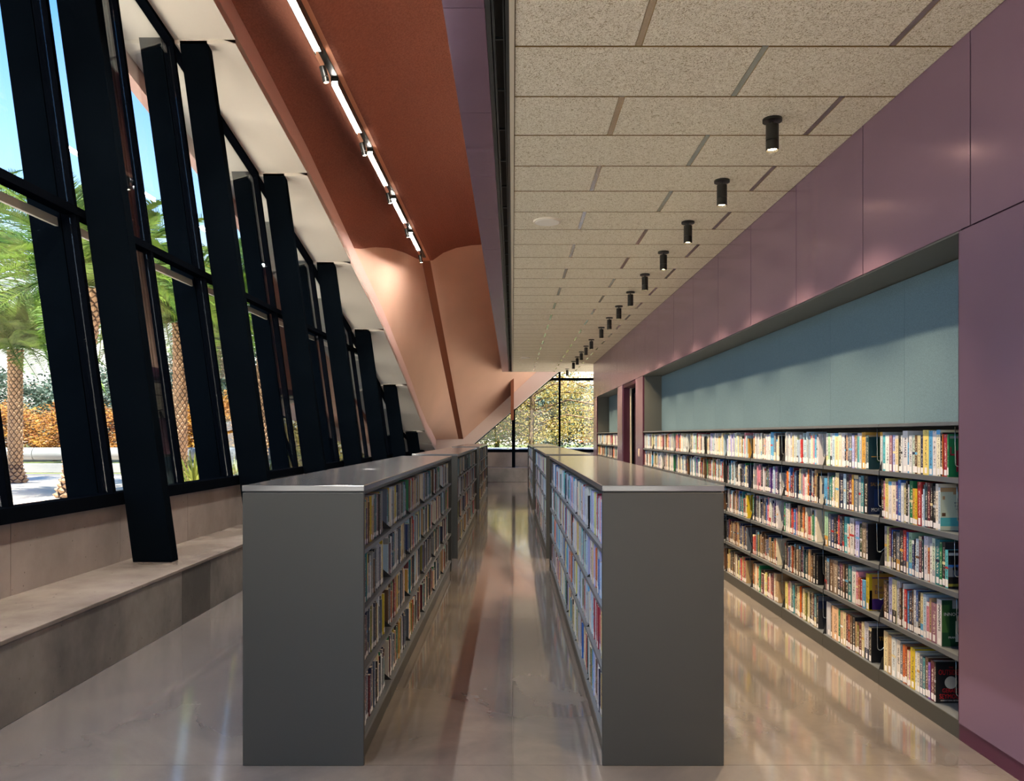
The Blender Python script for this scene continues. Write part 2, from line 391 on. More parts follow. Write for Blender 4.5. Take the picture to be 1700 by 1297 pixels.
rel(obj('slot_channel', MB().box(-.140, -.018, -4.2, 25.28, CEIL+.07, CEIL+.08), M['void'], sd), sd)
for x0, x1 in ((-.138, -.112), (-.106, -.094), (-.052, -.044), (-.038, -.019)):
    rel(obj('slot_blade', MB().box(x0, x1, -4.2, 25.29, CEIL-.002 if x0 < -.1 or x0 > -.04 else CEIL+.02, CEIL+.07), M['slot'], sd), sd)
clip = MB().box(-.094, -.052, -.006, .006, CEIL+.03, CEIL+.045).mesh('slot_clip', M['slot'])
yy = 2.9
while yy < 25: link('slot_clip', clip, sd, (.079, yy-10, -CEIL)); yy += .61

# right wall of plum metal panels
wr = struct(empty('wall_right'))
UZ = 2.757
yj = 3.974-1.22*7
while yj < 22.4:
    y1 = min(yj+1.22, 22.5)
    obj('wall_panel', MB().box(XR, XR+.03, yj+.0045, y1-.0045, UZ+.004, CEIL+.03), M['purple'], wr); yj = y1
obj('wall_core', MB().box(XR+.028, 3.2, -4.2, 22.49, UZ+.02, 9).box(XR+.03, 3.2, -4.2, 4.07, 0, UZ+.02)
    .box(XALC+.03, 3.2, 4.07, 13.99, 0, UZ+.02).box(XR+.03, 3.2, 13.99, 14.78, 0, UZ+.02).box(XR+.03, 3.2, 16.62, 17.35, 0, UZ+.02)
    .box(XALC+.03, 3.2, 17.35, 21.61, 0, UZ+.02).box(XR+.03, 3.2, 21.61, 22.49, 0, UZ+.02), M['purpledark'], wr)
for a, b_ in ((-4.2, -.8), (-.795, 4.08), (13.98, 14.8), (16.6, 17.36), (21.6, 22.5)):
    obj('wall_panel', MB().box(XR, XR+.03, a+.002, b_-.002, .092, UZ-.004), M['purple'], wr)
for a, b_ in ((-4.2, 4.08), (13.98, 14.8), (16.6, 17.36), (21.6, 22.5)):
    struct(box('baseboard_right', XR+.004, XR+.02, a, b_, 0, .09, M['purpledark']))
def alcove(a, b_):
    obj('alcove_edge', MB().box(XR, XR+.03, a-.004, a, .1, UZ).box(XR, XR+.03, b_, b_+.004, .1, UZ), M['purpledark'], wr)
    obj('alcove_soffit', MB().box(XR+.012, XALC+.04, a, b_, UZ-.006, UZ+.02), M['alcove'], wr)
    obj('alcove_cheek', MB().box(XR+.03, XALC+.04, a-.02, a+.001, 0, UZ).box(XR+.03, XALC+.04, b_-.001, b_+.02, 0, UZ), M['alcove'], wr)
    obj('alcove_back', MB().box(XALC+.012, XALC+.04, a, b_, 0, UZ), M['alcove'], wr)
    y_ = a; n = max(1, round((b_-a)/1.24)); st = (b_-a)/n
    for i in range(n):
        obj('felt_panel', MB().box(XALC, XALC+.012, y_+.001, y_+st-.001, 1.73, UZ-.012), M['felt'], wr); y_ += st
alcove(4.08, 13.98); alcove(17.36, 21.6)

# door in the right wall
d1 = struct(empty('door_1', (0, 0, 0)))
obj('door_frame', MB().box(XR+.02, XR+.30, 14.8, 14.86, 0, UZ).box(XR+.02, XR+.30, 16.54, 16.6, 0, UZ).box(XR+.02, XR+.30, 14.86, 16.54, UZ-.07, UZ), M['purpledark'], d1)
obj('door_stop', MB().box(XR+.16, XR+.22, 14.86, 14.93, 0, 2.68).box(XR+.16, XR+.22, 16.40, 16.54, 0, 2.68), M['trim'], d1)
leaf = obj('door_leaf', MB().box(XR+.18, XR+.22, 14.94, 15.04, .02, 2.66).box(XR+.18, XR+.22, 16.28, 16.40, .02, 2.66).box(XR+.18, XR+.22, 15.04, 16.28, .02, .22).box(XR+.18, XR+.22, 15.04, 16.28, 2.56, 2.66), M['frame'], d1)
obj('door_glass', MB().box(XR+.195, XR+.205, 15.04, 16.28, .22, 2.56), M['glass'], leaf)
hd = MB(); hd.tube([(XR+.18, 15.10, .9), (XR+.12, 15.10, .9), (XR+.12, 15.10, 1.3), (XR+.18, 15.10, 1.3)], .012); obj('door_handle', hd, M['wire'], leaf)
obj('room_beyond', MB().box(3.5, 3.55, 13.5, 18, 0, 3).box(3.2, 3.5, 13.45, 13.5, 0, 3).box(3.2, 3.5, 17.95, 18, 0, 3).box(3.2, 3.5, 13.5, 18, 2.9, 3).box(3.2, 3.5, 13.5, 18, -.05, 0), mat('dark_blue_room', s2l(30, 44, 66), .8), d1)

# left wall: concrete upstand, black window frame, fins, glass, white soffit facets, pink arch band
wl = struct(empty('wall_left'))
edges = [-4.2, -1.37+.0, .0+1.37, 2.74, 4.11, 5.42, 6.88, 8.25, 9.62, 11.0, 12.4, 13.8, 15.2, 16.6, 18.0, 19.4, 20.8, 22.2, 23.6, 25.0, 28.0]
for a, b_ in zip(edges[:-1], edges[1:]):
    a += .003; b_ -= .003
    obj('concrete_panel', MB().hexa([(XCW(a), a, 0), (XCW(b_), b_, 0), (XCW(b_)-.3, b_, 0), (XCW(a)-.3, a, 0)][::1],
        [(XCW(a), a, 1.02), (XCW(b_), b_, 1.02), (XCW(b_)-.3, b_, 1.02), (XCW(a)-.3, a, 1.02)]), M['concretewall'], wl)
def head(Y): return lerp_tab(Y, ZH)
def along(a, b_, z0, z1, dx0, dx1):
    """bar following the leaning glass plane from Y=a to Y=b_"""
    def row(z, Y): return (XG(Y, z)+dx1, Y, z), (XG(Y, z)+dx0, Y, z)
    (p, q), (r_, s_) = row(z0[0], a), row(z0[1], b_); (p2, q2), (r2, s2) = row(z1[0], a), row(z1[1], b_)
    return MB().hexa([p, r_, s_, q], [p2, r2, s2, q2])
w1 = struct(empty('window_1'))
obj('sill_frame', along(-4.2, 27.2, (1.02, 1.02), (1.13, 1.13), -.06, .10), M['frame'], w1)
MY = [1.37*i for i in range(-3, 20)]
for Y in MY:
    Yk = Y-.04; zh = head(Yk)
    if zh < 1.3 or Y > 26.5: continue
    obj('mullion', MB().hexa([(XG(Yk, 1.1)+.05, Yk, 1.1), (XG(Yk, 1.1)+.05, Yk+.055, 1.1), (XG(Yk, 1.1)-.08, Yk+.055, 1.1), (XG(Yk, 1.1)-.08, Yk, 1.1)],
        [(XG(Yk, zh)+.05, Yk, zh), (XG(Yk, zh)+.05, Yk+.055, zh), (XG(Yk, zh)-.08, Yk+.055, zh), (XG(Yk, zh)-.08, Yk, zh)]), M['frame'], w1)
    obj('sun_fin', MB().hexa([(XG(Yk, 1.05)-.09, Yk, 1.05), (XG(Yk, 1.05)-.09, Yk+.05, 1.05), (XG(Yk, 1.05)-.37, Yk+.05, 1.05), (XG(Yk, 1.05)-.37, Yk, 1.05)],
        [(XG(Yk, zh)-.09, Yk, zh), (XG(Yk, zh)-.09, Yk+.05, zh), (XG(Yk, zh)-.37, Yk+.05, zh), (XG(Yk, zh)-.37, Yk, zh)]), M['black'], w1)
TZ = 3.69
for a, b_ in zip(MY[:-1], MY[1:]):
    if a > 25.5: continue
    za, zb = head(a), head(b_)
    lo_a, lo_b = (min(TZ, za), min(TZ, zb))
    def pane(z00, z01, z10, z11):
        obj('glass_pane', MB().hexa([(XG(a, z00)+.005, a+.02, z00), (XG(b_, z01)+.005, b_-.05, z01), (XG(b_, z01)-.005, b_-.05, z01), (XG(a, z00)-.005, a+.02, z00)],
            [(XG(a, z10)+.005, a+.02, z10), (XG(b_, z11)+.005, b_-.05, z11), (XG(b_, z11)-.005, b_-.05, z11), (XG(a, z10)-.005, a+.02, z10)]), M['glass'], w1)
    pane(1.12, 1.12, lo_a-(.03 if za > TZ else 0), lo_b-(.03 if zb > TZ else 0))
    if za > TZ+.1:
        if zb > TZ+.05: pane(TZ+.03, TZ+.03, za, zb)
        obj('transom', along(a, b_, (TZ-.04, TZ-.04), (TZ+.04, TZ+.04), -.06, .06), M['frame'], w1)
        obj('reflection_bar', along(a+.02, b_-.05, (TZ-.15, TZ-.15), (TZ-.07, TZ-.07), -.14, -.11), M['trim'], w1)  # added pale bar standing in for a bright band reflected in the glass
    obj('head_frame', along(a, b_, (za-.07, zb-.07), (za+.01, zb+.01), -.06, .06), M['frame'], w1)
for i in range(len(YC)-1):
    a, b_ = YC[i], YC[i+1]; za, zb = ZH[i]-.05, ZH[i+1]; xa, xb = XI[i], XI[i+1]; oa, ob = XG(a, za)-.62, XG(b_, zb)-.62
    obj('soffit_facet', MB().hexa([(xa, a, za), (oa, a, za), (ob, b_, zb), (xb, b_, zb)][::-1], [(xa, a, za+.12), (oa, a, za+.12), (ob, b_, zb+.12), (xb, b_, zb+.12)][::-1]), M['white'], wl)
    q0, q1 = (xa, a, za+BAND+.05), (xb, b_, zb+BAND)
    obj('arch_band', MB().hexa([(xa, a, za), (xa-.15, a, za+.05), (xb-.15, b_, zb+.05), (xb, b_, zb)][::-1], [q0, (xa-.15, a, za+BAND+.05), (xb-.15, b_, zb+BAND), q1][::-1]), M['pinkband'], wl)
    obj('outer_fascia', MB().hexa([(oa, a, za-.25), (oa-.15, a, za-.25), (ob-.15, b_, zb-.25), (ob, b_, zb-.25)][::-1], [(oa-.3, a, 9.2), (oa-.5, a, 9.2), (ob-.5, b_, 9.2), (ob-.3, b_, 9.2)][::-1]), M['pinkband'], wl)

# vaults
crease_l = [P(600, 409, 15.3), P(612, 411, 15.9), P(628, 408.6, 16.7), P(652, 411, 17.8), P(674, 418.5, 18.9), P(692, 429, 19.6), P(700, 433.5, 20.0)]
RX0, RX1, RZ = -2.41, -2.19, 6.29
def crl(s):
    t_ = s*(len(crease_l)-1); i = min(int(t_), len(crease_l)-2); t_ -= i; return crease_l[i].lerp(crease_l[i+1], t_)
Lend, Rend = crease_l[0], Vector((RX0, 20, RZ))
def Qc(Y): return Vector((smooth_tab(Y, XI)-.01, Y, smooth_tab(Y, ZH)+BAND-.02))
def dev(s):
    d = crl(s)-crease_l[0].lerp(crease_l[-1], s); return d
def vl(t_, s):
    L = Qc(-4.2+(15.3+4.2)*t_); Rr = Vector((RX0, -4.2+24.2*t_, RZ)); p = L.lerp(Rr, s)
    p = p+dev(s)*(t_**2)+Vector((0, 0, 1))*math.sin(math.pi*s)*.35*(1-t_); return p
vt = struct(empty('ceiling_vault'))
obj('vault_left', MB().grid(vl, 40, 14), M['rust'], vt, smooth=True)
cr_pts = [(-2.19, 6.29), (-2.12, 6.30), (-1.84, 6.50), (-1.50, 6.63), (-1.10, 6.70), (-.6, 6.73), (0, 6.74), (1.7, 6.8)]
def crr(s):
    t_ = s*(len(cr_pts)-1); i = min(int(t_), len(cr_pts)-2); t_ -= i
    return cr_pts[i][0]*(1-t_)+cr_pts[i+1][0]*t_, cr_pts[i][1]*(1-t_)+cr_pts[i+1][1]*t_
def vr(t_, s):
    x, z = crr(s); Y = -4.2+24.2*t_
    lift = .55*max(0, 1-t_)**1.2*min(1, max(0, (x-RX1)/1.8)); return Vector((x, Y, z+lift))
obj('vault_right', MB().grid(vr, 40, 21), M['rust'], vt, smooth=True)
obj('rail_strip', MB().box(RX0, RX1, -4.2, 20.0, RZ, RZ+.1), mat('rail_strip_paint', s2l(214, 150, 118), .7), vt)
# leaning end wall of the vault
Cg = P(769, 729, 27.3); C0 = P(761, 729, 27.3)
def fnl(t_, s):
    L = Qc(15.3+(27.0-15.3)*t_); Rr = crease_l[-1].lerp(C0, t_)
    return L.lerp(Rr, s)+dev(s)*((1-t_)**2)
obj('end_wall_left', MB().grid(fnl, 24, 14), M['funnel'], vt, smooth=True)
E0 = Vector((RX1, 20, RZ)); Fp = Cg+(P(888, 620, 27.3)-Cg)*1.32
def fnr(t_, s):
    x, z = crr(s); top = Vector((x, 20, z)); s2 = (x-RX1)/(1.7-RX1); bot = Cg.lerp(Fp, s2); return top.lerp(bot, t_)
obj('end_wall_right', MB().grid(fnr, 24, 21), M['funnel'], vt, smooth=True)
gb = MB(); a0, a1 = crease_l[-1]+Vector((0, .03, .03)), E0+Vector((0, .03, .03)); b0, b1 = C0+Vector((0, .05, .0)), Cg+Vector((0, .05, .0))
gb.quad(a0, a1, b1, b0); obj('end_wall_groove', gb, M['groove'], vt)
# pointed fascia around the far window
def off(p, y): return Vector((p.x, p.y+y, p.z))
A = [P(720, 729, 27.3), P(769, 729, 27.3), Fp, P(923.5, 620, 27.3)+(P(923.5, 620, 27.3)-P(785, 738, 27.3))*.32, P(785, 738, 27.3), P(785, 752, 27.3), P(720, 752, 27.3)]
wf = struct(empty('wall_far'))
obj('arch_fascia', MB().prism(A[::-1], (0, .12, 0)), M['palearch'], wf)
rv = MB(); o0, o1 = P(785, 738, 27.3), A[3]
rv.hexa([off(o0, .125), off(o1, .125), off(o1, 1.1), off(o0, 1.1)], [off(o0, .125)+Vector((-.1, 0, .12)), off(o1, .125)+Vector((-.1, 0, .12)), off(o1, 1.1)+Vector((-.1, 0, .12)), off(o0, 1.1)+Vector((-.1, 0, .12))])
obj('arch_reveal', rv, M['white'], wf)
bx = [(-5, 0), (-1.75, 0), (-1.75, 1.0), (2.30, 4.6), (5.4, 4.6), (5.4, 9.2), (-5, 9.2)]
obj('upper_wall', MB().prism([(x, 28.45, z) for x, z in bx][::-1], (0, .2, 0)), M['ext'], wf)
for x0, x1 in ((-4.2, -1.9), (-1.9, .05), (.05, 1.9), (1.9, 3.6), (3.6, 5.4)):
    obj('concrete_panel', MB().box(x0+.003, x1-.003, 27.95, 28.3, 0, 1.02), M['concretewall'], wf)
obj('brown_strip', MB().box(P(848, 0, 27.2).x, P(853, 0, 27.2).x, 26.4, 27.28, 2.2, 3.95), M['groove'], wf)
w2 = struct(empty('window_2'))
obj('sill_frame', MB().box(-1.9, 5.3, 27.98, 28.2, 1.02, 1.12), M['frame'], w2)
obj('mullion', MB().box(1.72, 1.79, 28.05, 28.2, 1.1, 4.6), M['frame'], w2)
obj('mullion', MB().box(3.45, 3.52, 28.05, 28.2, 1.1, 4.6), M['frame'], w2)
obj('transom', MB().box(1.35, 5.3, 28.05, 28.2, 3.70, 3.79), M['frame'], w2)
obj('arch_frame', MB().prism([P(786, 740, 28.1), P(925, 621.5, 28.1)+Vector((.8, 0, .68)), P(923, 619.8, 28.1)+Vector((.8, 0, .68)), P(784, 738.3, 28.1)][::-1], (0, .12, 0)), M['frame'], w2)
obj('glass_pane', MB().prism([(-1.75, 28.12, 1.1), (0, 28.12, 1.1), (0, 28.12, 2.6)][::-1], (0, .01, 0)), M['glass'], w2)
obj('glass_pane', MB().prism([(.06, 28.12, 1.1), (1.72, 28.12, 1.1), (1.72, 28.12, 4.1), (.06, 28.12, 2.66)][::-1], (0, .01, 0)), M['glass'], w2)
obj('glass_pane', MB().box(1.79, 3.45, 28.12, 28.13, 1.1, 3.7), M['glass'], w2); obj('glass_pane', MB().box(3.52, 5.3, 28.12, 28.13, 1.1, 3.7), M['glass'], w2)
obj('glass_pane', MB().box(1.79, 3.45, 28.12, 28.13, 3.79, 4.6), M['glass'], w2); obj('glass_pane', MB().box(3.52, 5.3, 28.12, 28.13, 3.79, 4.6), M['glass'], w2)
# enclosure outside the frame
struct(box('wall_corridor', 5.3, 5.5, 22.4, 28.6, 8.6, 9.2, M['white']))
w4 = struct(empty('window_4'))  # unseen side glazing, drawn full height to let more sun in
for y_ in (22.5, 23.9, 25.3, 26.7, 28.0): obj('mullion', MB().box(5.34, 5.46, y_, y_+.06, 0, 8.6), M['frame'], w4)
obj('glass_pane', MB().box(5.395, 5.405, 22.5, 28.0, 0, 8.6), M['glass'], w4)
struct(box('wall_near', -6.5, 3.2, -4.6, -4.3, 7.4, 9.2, M['white']))
struct(box('sun_block_roof', -5.7, 5.6, -4.7, 28.8, 9.2, 9.4, M['ext']))  # unseen slab over the vault, added to block the sun
w3 = struct(empty('fill_window'))  # unseen glazing behind the camera, added tall to let in fill daylight
for i in range(6): obj('mullion', MB().box(-4.2+i*1.38, -4.13+i*1.38, -4.5, -4.35, 0, 7.4), M['frame'], w3)
obj('transom', MB().box(-4.3, 2.7, -4.5, -4.35, 3.7, 3.8), M['frame'], w3)
obj('glass_pane', MB().box(-4.3, 2.7, -4.42, -4.41, 0, 7.4), M['glass'], w3)

# ------------------------------------------------------------------ concrete benches
def bench_part(n, x0, x1, y0, y1, z0, z1, m, p): return obj(n, MB().box(x0, x1, y0, y1, z0, z1), m, p, bevel=.006)
bn = empty('concrete_bench'); tag(bn, 'long cast concrete bench under the leaning windows', 'bench')
def curvebox(n, a, b_, z0, z1, m, dx=0):
    return obj(n, MB().hexa([(-2.87+dx, a, z0), (-2.87+dx, b_, z0), (XCW(b_)+.001, b_, z0), (XCW(a)+.001, a, z0)], [(-2.87+dx, a, z1), (-2.87+dx, b_, z1), (XCW(b_)+.001, b_, z1), (XCW(a)+.001, a, z1)]), m, bn, bevel=.005)
for a, b_, m in ((-4.2, 1.2, 'concrete'), (1.204, 6.55, 'concrete'), (6.554, 7.16, 'concretedark'), (7.164, 12.0, 'concrete'), (12.004, 17, 'concrete'), (17.004, 22, 'concrete'), (22.004, 26.6, 'concrete')):
    curvebox('bench_block', a, b_, 0, .465, M[m], -.004)
for a, b_ in ((-4.2, 6.552), (6.555, 14.5), (14.503, 26.6)): curvebox('bench_seat', a, b_, .466, .495, M['benchtop'])
bf = empty('concrete_bench'); tag(bf, 'low concrete bench across the far end under the pointed window', 'bench')
for x0, x1 in ((-3.1, -.9), (-.9, .62), (.62, 2.2), (2.2, 3.8), (3.8, 5.28)):
    bench_part('bench_block', x0+.003, x1-.003, 26.61, 27.94, 0, .465, M['concrete'], bf)
bench_part('bench_seat', -3.1, 5.28, 26.6, 27.94, .466, .495, M['benchtop'], bf)

# ------------------------------------------------------------------ leaning black columns
ORD = ['first', 'second', 'third', 'fourth', 'fifth', 'sixth', 'seventh', 'eighth', 'ninth', 'tenth', 'eleventh', 'twelfth', 'thirteenth', 'fourteenth', 'fifteenth', 'sixteenth', 'seventeenth', 'eighteenth', 'nineteenth', 'twentieth'] + [t+'-'+u for t in ('twenty', 'thirty', 'forty', 'fifty', 'sixty') for u in ('first', 'second', 'third', 'fourth', 'fifth', 'sixth', 'seventh', 'eighth', 'ninth', 'last')]
for i, Y in enumerate([1.37, 4.11, 6.85, 9.59, 12.33, 15.07, 17.81, 20.55, 23.29]):
    zt = head(Y)-.005; z0 = .495; x0 = XW(Y, z0); dx = XW(Y, zt)-x0; w_ = .36
    mb = MB().hexa([(0, 0, 0), (w_, 0, 0), (w_, .13, 0), (0, .13, 0)], [(dx, 0, zt-z0), (dx+w_, 0, zt-z0), (dx+w_, .13, zt-z0), (dx, .13, zt-z0)])
    o = obj('leaning_column', mb, M['black'], bevel=.006); o.location = (x0, Y, z0)
    lab = ('black slab column leaning out over the bench, the one just out of view' if i < 2 else
           f'{ORD[i-2]} of the black leaning columns on the bench, counted from the front')
    if i == 0: lab = 'black slab column leaning out over the bench beside the camera'
    tag(o, lab, 'column', 'leaning columns along the bench')
o = obj('leaning_column', MB().hexa([(-.055, 0, 0), (.065, 0, 0), (.065, .36, 0), (-.055, .36, 0)], [(-.055, .3, 2.6), (.065, .3, 2.6), (.065, .66, 2.6), (-.055, .66, 2.6)]), M['black'], bevel=.005)
o.location = (.03, 27.22, .495); tag(o, 'thin black column standing on the far end bench before the pointed window', 'column')

# ------------------------------------------------------------------ luminaires
def spot_proto():
    root = empty('ceiling_spotlight', (0, 0, 0))
    obj('canopy', MB().cyl((0, 0, 0), (0, 0, -.018), .064, n=32), M['lamp'], root, auto=True)
    obj('stem', MB().cyl((0, 0, -.018), (0, 0, -.045), .008, n=10), M['lamp'], root, auto=True)
    obj('housing', MB().cyl((0, 0, -.042), (0, 0, -.145), .042, n=28).cyl((0, 0, -.145), (0, 0, -.155), .036, n=28), M['lamp'], root, auto=True)
    obj('lens_barrel', MB().cyl((0, 0, -.152), (0, 0, -.215), .042, n=28, cap=False).cyl((0, 0, -.2149), (0, 0, -.17), .042, .030, n=28, cap=False).cyl((0, 0, -.153), (0, 0, -.170), .041, n=28), M['lamp'], root, auto=True)
    obj('lens', MB().cyl((0, 0, -.199), (0, 0, -.201), .031, n=24), M['lens'], root)
    l = bpy.data.lights.new('bulb', 'SPOT'); l.energy = SPOT; l.color = (1, .72, .42); l.spot_size = math.radians(95); l.spot_blend = .8; l.shadow_soft_size = .03
    b_ = bpy.data.objects.new('bulb', l); COL.objects.link(b_); b_.parent = root; b_.location = (0, 0, -.22)
    return root
def copy_tree(o, parent=None):
    c = o.copy(); COL.objects.link(c); c.parent = parent
    for ch in list(o.children): copy_tree(ch, c)
    return c
sp0 = spot_proto(); used = False
SY = [5.08+1.2225*i for i in range(9)]+[16.75, 17.97, 19.2, 20.42, 21.7, 24.15]
for i, Y in enumerate(SY+[2.3, .3, -1.7, -3.4]):
    o = sp0 if not used else copy_tree(sp0); used = True
    o.location = (1.752, Y, CEIL-.0005)
    if i < len(SY): tag(o, f'{ORD[i]} black cylinder spotlight from the front in the row under the tiles', 'ceiling light', 'spotlights under the tiled ceiling')
    else: tag(o, 'black cylinder spotlight under the tiles behind the camera', 'ceiling light', 'spotlights behind the camera')
for X_, Y, lab in ((3.6, 23.2, 'added unseen spotlight round the corner of the plum wall, nearer one'), (3.6, 24.6, 'added unseen spotlight round the corner of the plum wall, farther one'), (4.6, 24.0, 'added unseen spotlight round the corner by the side glazing')):
    o = copy_tree(sp0); o.location = (X_, Y, CEIL-.0005); tag(o, lab, 'ceiling light', 'added spotlights round the corner')  # unseen spotlights, added to brighten the far bench
for Yc_, lab in ((7.5, 'round white ceiling speaker in the tiles, nearer one'), (20.6, 'round white ceiling speaker in the tiles near the far window')):
    s_ = empty('ceiling_speaker', (.345, Yc_, CEIL)); tag(s_, lab, 'speaker')
    obj('rim', MB().cyl((0, 0, .001), (0, 0, -.014), .142, .134, n=40), M['white'], s_, auto=True)
    obj('grille', MB().cyl((0, 0, -.006), (0, 0, -.018), .122, .118, n=40), M['speaker'], s_, auto=True)
XM = (RX0+RX1)/2
tr = obj('lighting_track', MB().box(-.045, .045, 0, 23.6, -.012, 0), M['lamp']); tr.location = (XM, -4.0, RZ-.0005); tag(tr, 'black lighting track running along the rust vault', 'track')
segs = [9.73+2.408*i for i in range(-6, 4)]
names = {9.87: 1}
for i, Y in enumerate(segs):
    s_ = empty('linear_light', (XM, Y, RZ-.013))
    obj('light_body', MB().box(-.045, .045, 0, 1.64, -.05, 0), M['lamp'], s_); obj('diffuser', MB().box(-.033, .033, .004, 1.636, -.056, -.051), M['led'], s_)
    obj('side_lip', MB().box(-.048, -.038, 0, 1.64, -.10, 0).box(.038, .048, 0, 1.64, -.10, 0), M['lamp'], s_)
    tag(s_, (f'{ORD[i-5]} glowing linear light from the front on the vault track' if i >= 5 else 'glowing linear light on the vault track behind or above the camera'), 'light', 'linear lights on the vault track' if i >= 5 else 'linear lights above the camera')
for i, Y in enumerate([9.42+2.44*i for i in range(-5, 5)]):
    s_ = empty('track_spotlight', (XM-.03, Y-.06, RZ-.013))
    obj('stem', MB().cyl((0, 0, 0), (0, 0, -.06), .012, n=10), M['lamp'], s_, auto=True)
    t0, t1, t2 = Vector((-.03, -.02, -.05)), Vector((-.0, .0, -.17)), Vector((.012, .008, -.235))
    obj('housing', MB().cyl(t0, t1, .042, n=24), M['lamp'], s_, auto=True); obj('lens_barrel', MB().cyl(t1+Vector((.002, .002, -.008)), t2, .042, n=24), M['lamp'], s_, auto=True)
    obj('lens', MB().cyl(t2, t2+Vector((.0002, .0001, -.0012)), .026, n=20), M['lens'], s_)
    tag(s_, (f'{ORD[i-5]} small black spotlight on the vault track, counted from the front' if i >= 5 else 'small black spotlight on the vault track above the camera'), 'spotlight', 'spotlights on the vault track' if i >= 5 else 'track spotlights above the camera')
sw = empty('wall_switch', (XR, 14.37, 1.32)); tag(sw, 'pale plastic wall switch on the plum strip beside the door', 'switch')
obj('plate', MB().box(-.012, .0, -.06, .06, -.075, .075), M['switch'], sw, bevel=.004); obj('rocker', MB().box(-.016, -.010, -.025, .025, -.04, .04), M['trim'], sw)

# ------------------------------------------------------------------ bookcases
BAY = .895
def bracket_mesh(sgn, depth, h):
    """dark triangular shelf bracket; sgn is the direction of the open side"""
    return MB().prism([(0, -.001, -.03), (sgn*depth, -.001, -.03), (sgn*depth, -.001, .0), (sgn*.02, -.001, h), (0, -.001, h)][::(1 if sgn > 0 else -1)], (0, .002, 0)).mesh('shelf_bracket', M['shelfdark'])
def shelf_mesh(n, L, depth, sgn):
    """folded steel shelf: deck and rolled front lip; x=0 at the back, front at sgn*depth"""
    a, b_ = sorted((0, sgn*(depth-.003))); mb = MB().box(a, b_, .002, L-.002, -.012, 0)
    c, d = sorted((sgn*(depth-.012), sgn*depth)); mb.box(c, d, .002, L-.002, -.021, .001)
    return mb.mesh(n, M['shelf'])
IZ = [.13, .46, .77, 1.07]
def island(x0, x1, y0, nb, label):
    root = empty('bookcase', ((x0+x1)/2, y0, 0)); tag(root, label, 'bookcase', 'free-standing double-sided bookcases')
    L = nb*BAY+.06; hw = (x1-x0)/2; d = hw-.012
    obj('end_panel', MB().box(-hw, hw, 0, .028, .0, 1.364), M['gunmetal'], root, bevel=.003)
    obj('end_panel', MB().box(-hw, hw, L-.028, L, .0, 1.364), M['gunmetal'], root, bevel=.003)
    n = 0
    for a, b_ in ((0, 2*BAY+.03), (2*BAY+.032, 4*BAY+.03), (4*BAY+.032, L)):
        obj('top_panel', MB().box(-hw-.002, hw+.002, a-(.002 if a == 0 else 0), b_, 1.370, 1.40), M['top'], root, bevel=.003)
    obj('top_rail', MB().box(-hw+.01, hw-.01, .01, L-.01, 1.35, 1.370), M['shelfdark'], root)
    obj('back_panel', MB().box(-.006, .006, .028, L-.028, .05, 1.36), M['shelfdark'], root)
    for sgn in (1, -1):
        sm = shelf_mesh('shelf', BAY, d, sgn); bm_ = bracket_mesh(sgn, d-.006, .24)
        a, b_ = sorted((sgn*(d-.02), sgn*(d-.005)))
        km = MB().box(a, b_, .002, BAY-.002, .0, .101).mesh('kick_plate', M['gunmetal'])
        for k in range(nb):
            yb = .03+k*BAY
            for z in IZ: link('shelf', sm, root, (sgn*.006, yb, z))
            link('kick_plate', km, root, (0, yb, 0))
            if k:
                for z in IZ: link('shelf_bracket', bm_, root, (sgn*.007, yb, z))
    return root
ISL = [(-1.348, -.742, 3.757, 6), (-1.348, -.735, 10.08, 6), (-1.348, -.735, 16.75, 6)]
ISR = [(.448, 1.055, 3.757, 6), (.448, 1.055, 10.08, 6), (.448, 1.055, 16.75, 6)]
wh = ['nearest', 'middle', 'farthest']
for i, a in enumerate(ISL): island(*a, f'{wh[i]} low grey steel bookcase in the left line, on the window side')
for i, a in enumerate(ISR): island(*a, f'{wh[i]} low grey steel bookcase in the right line, on the plum wall side')

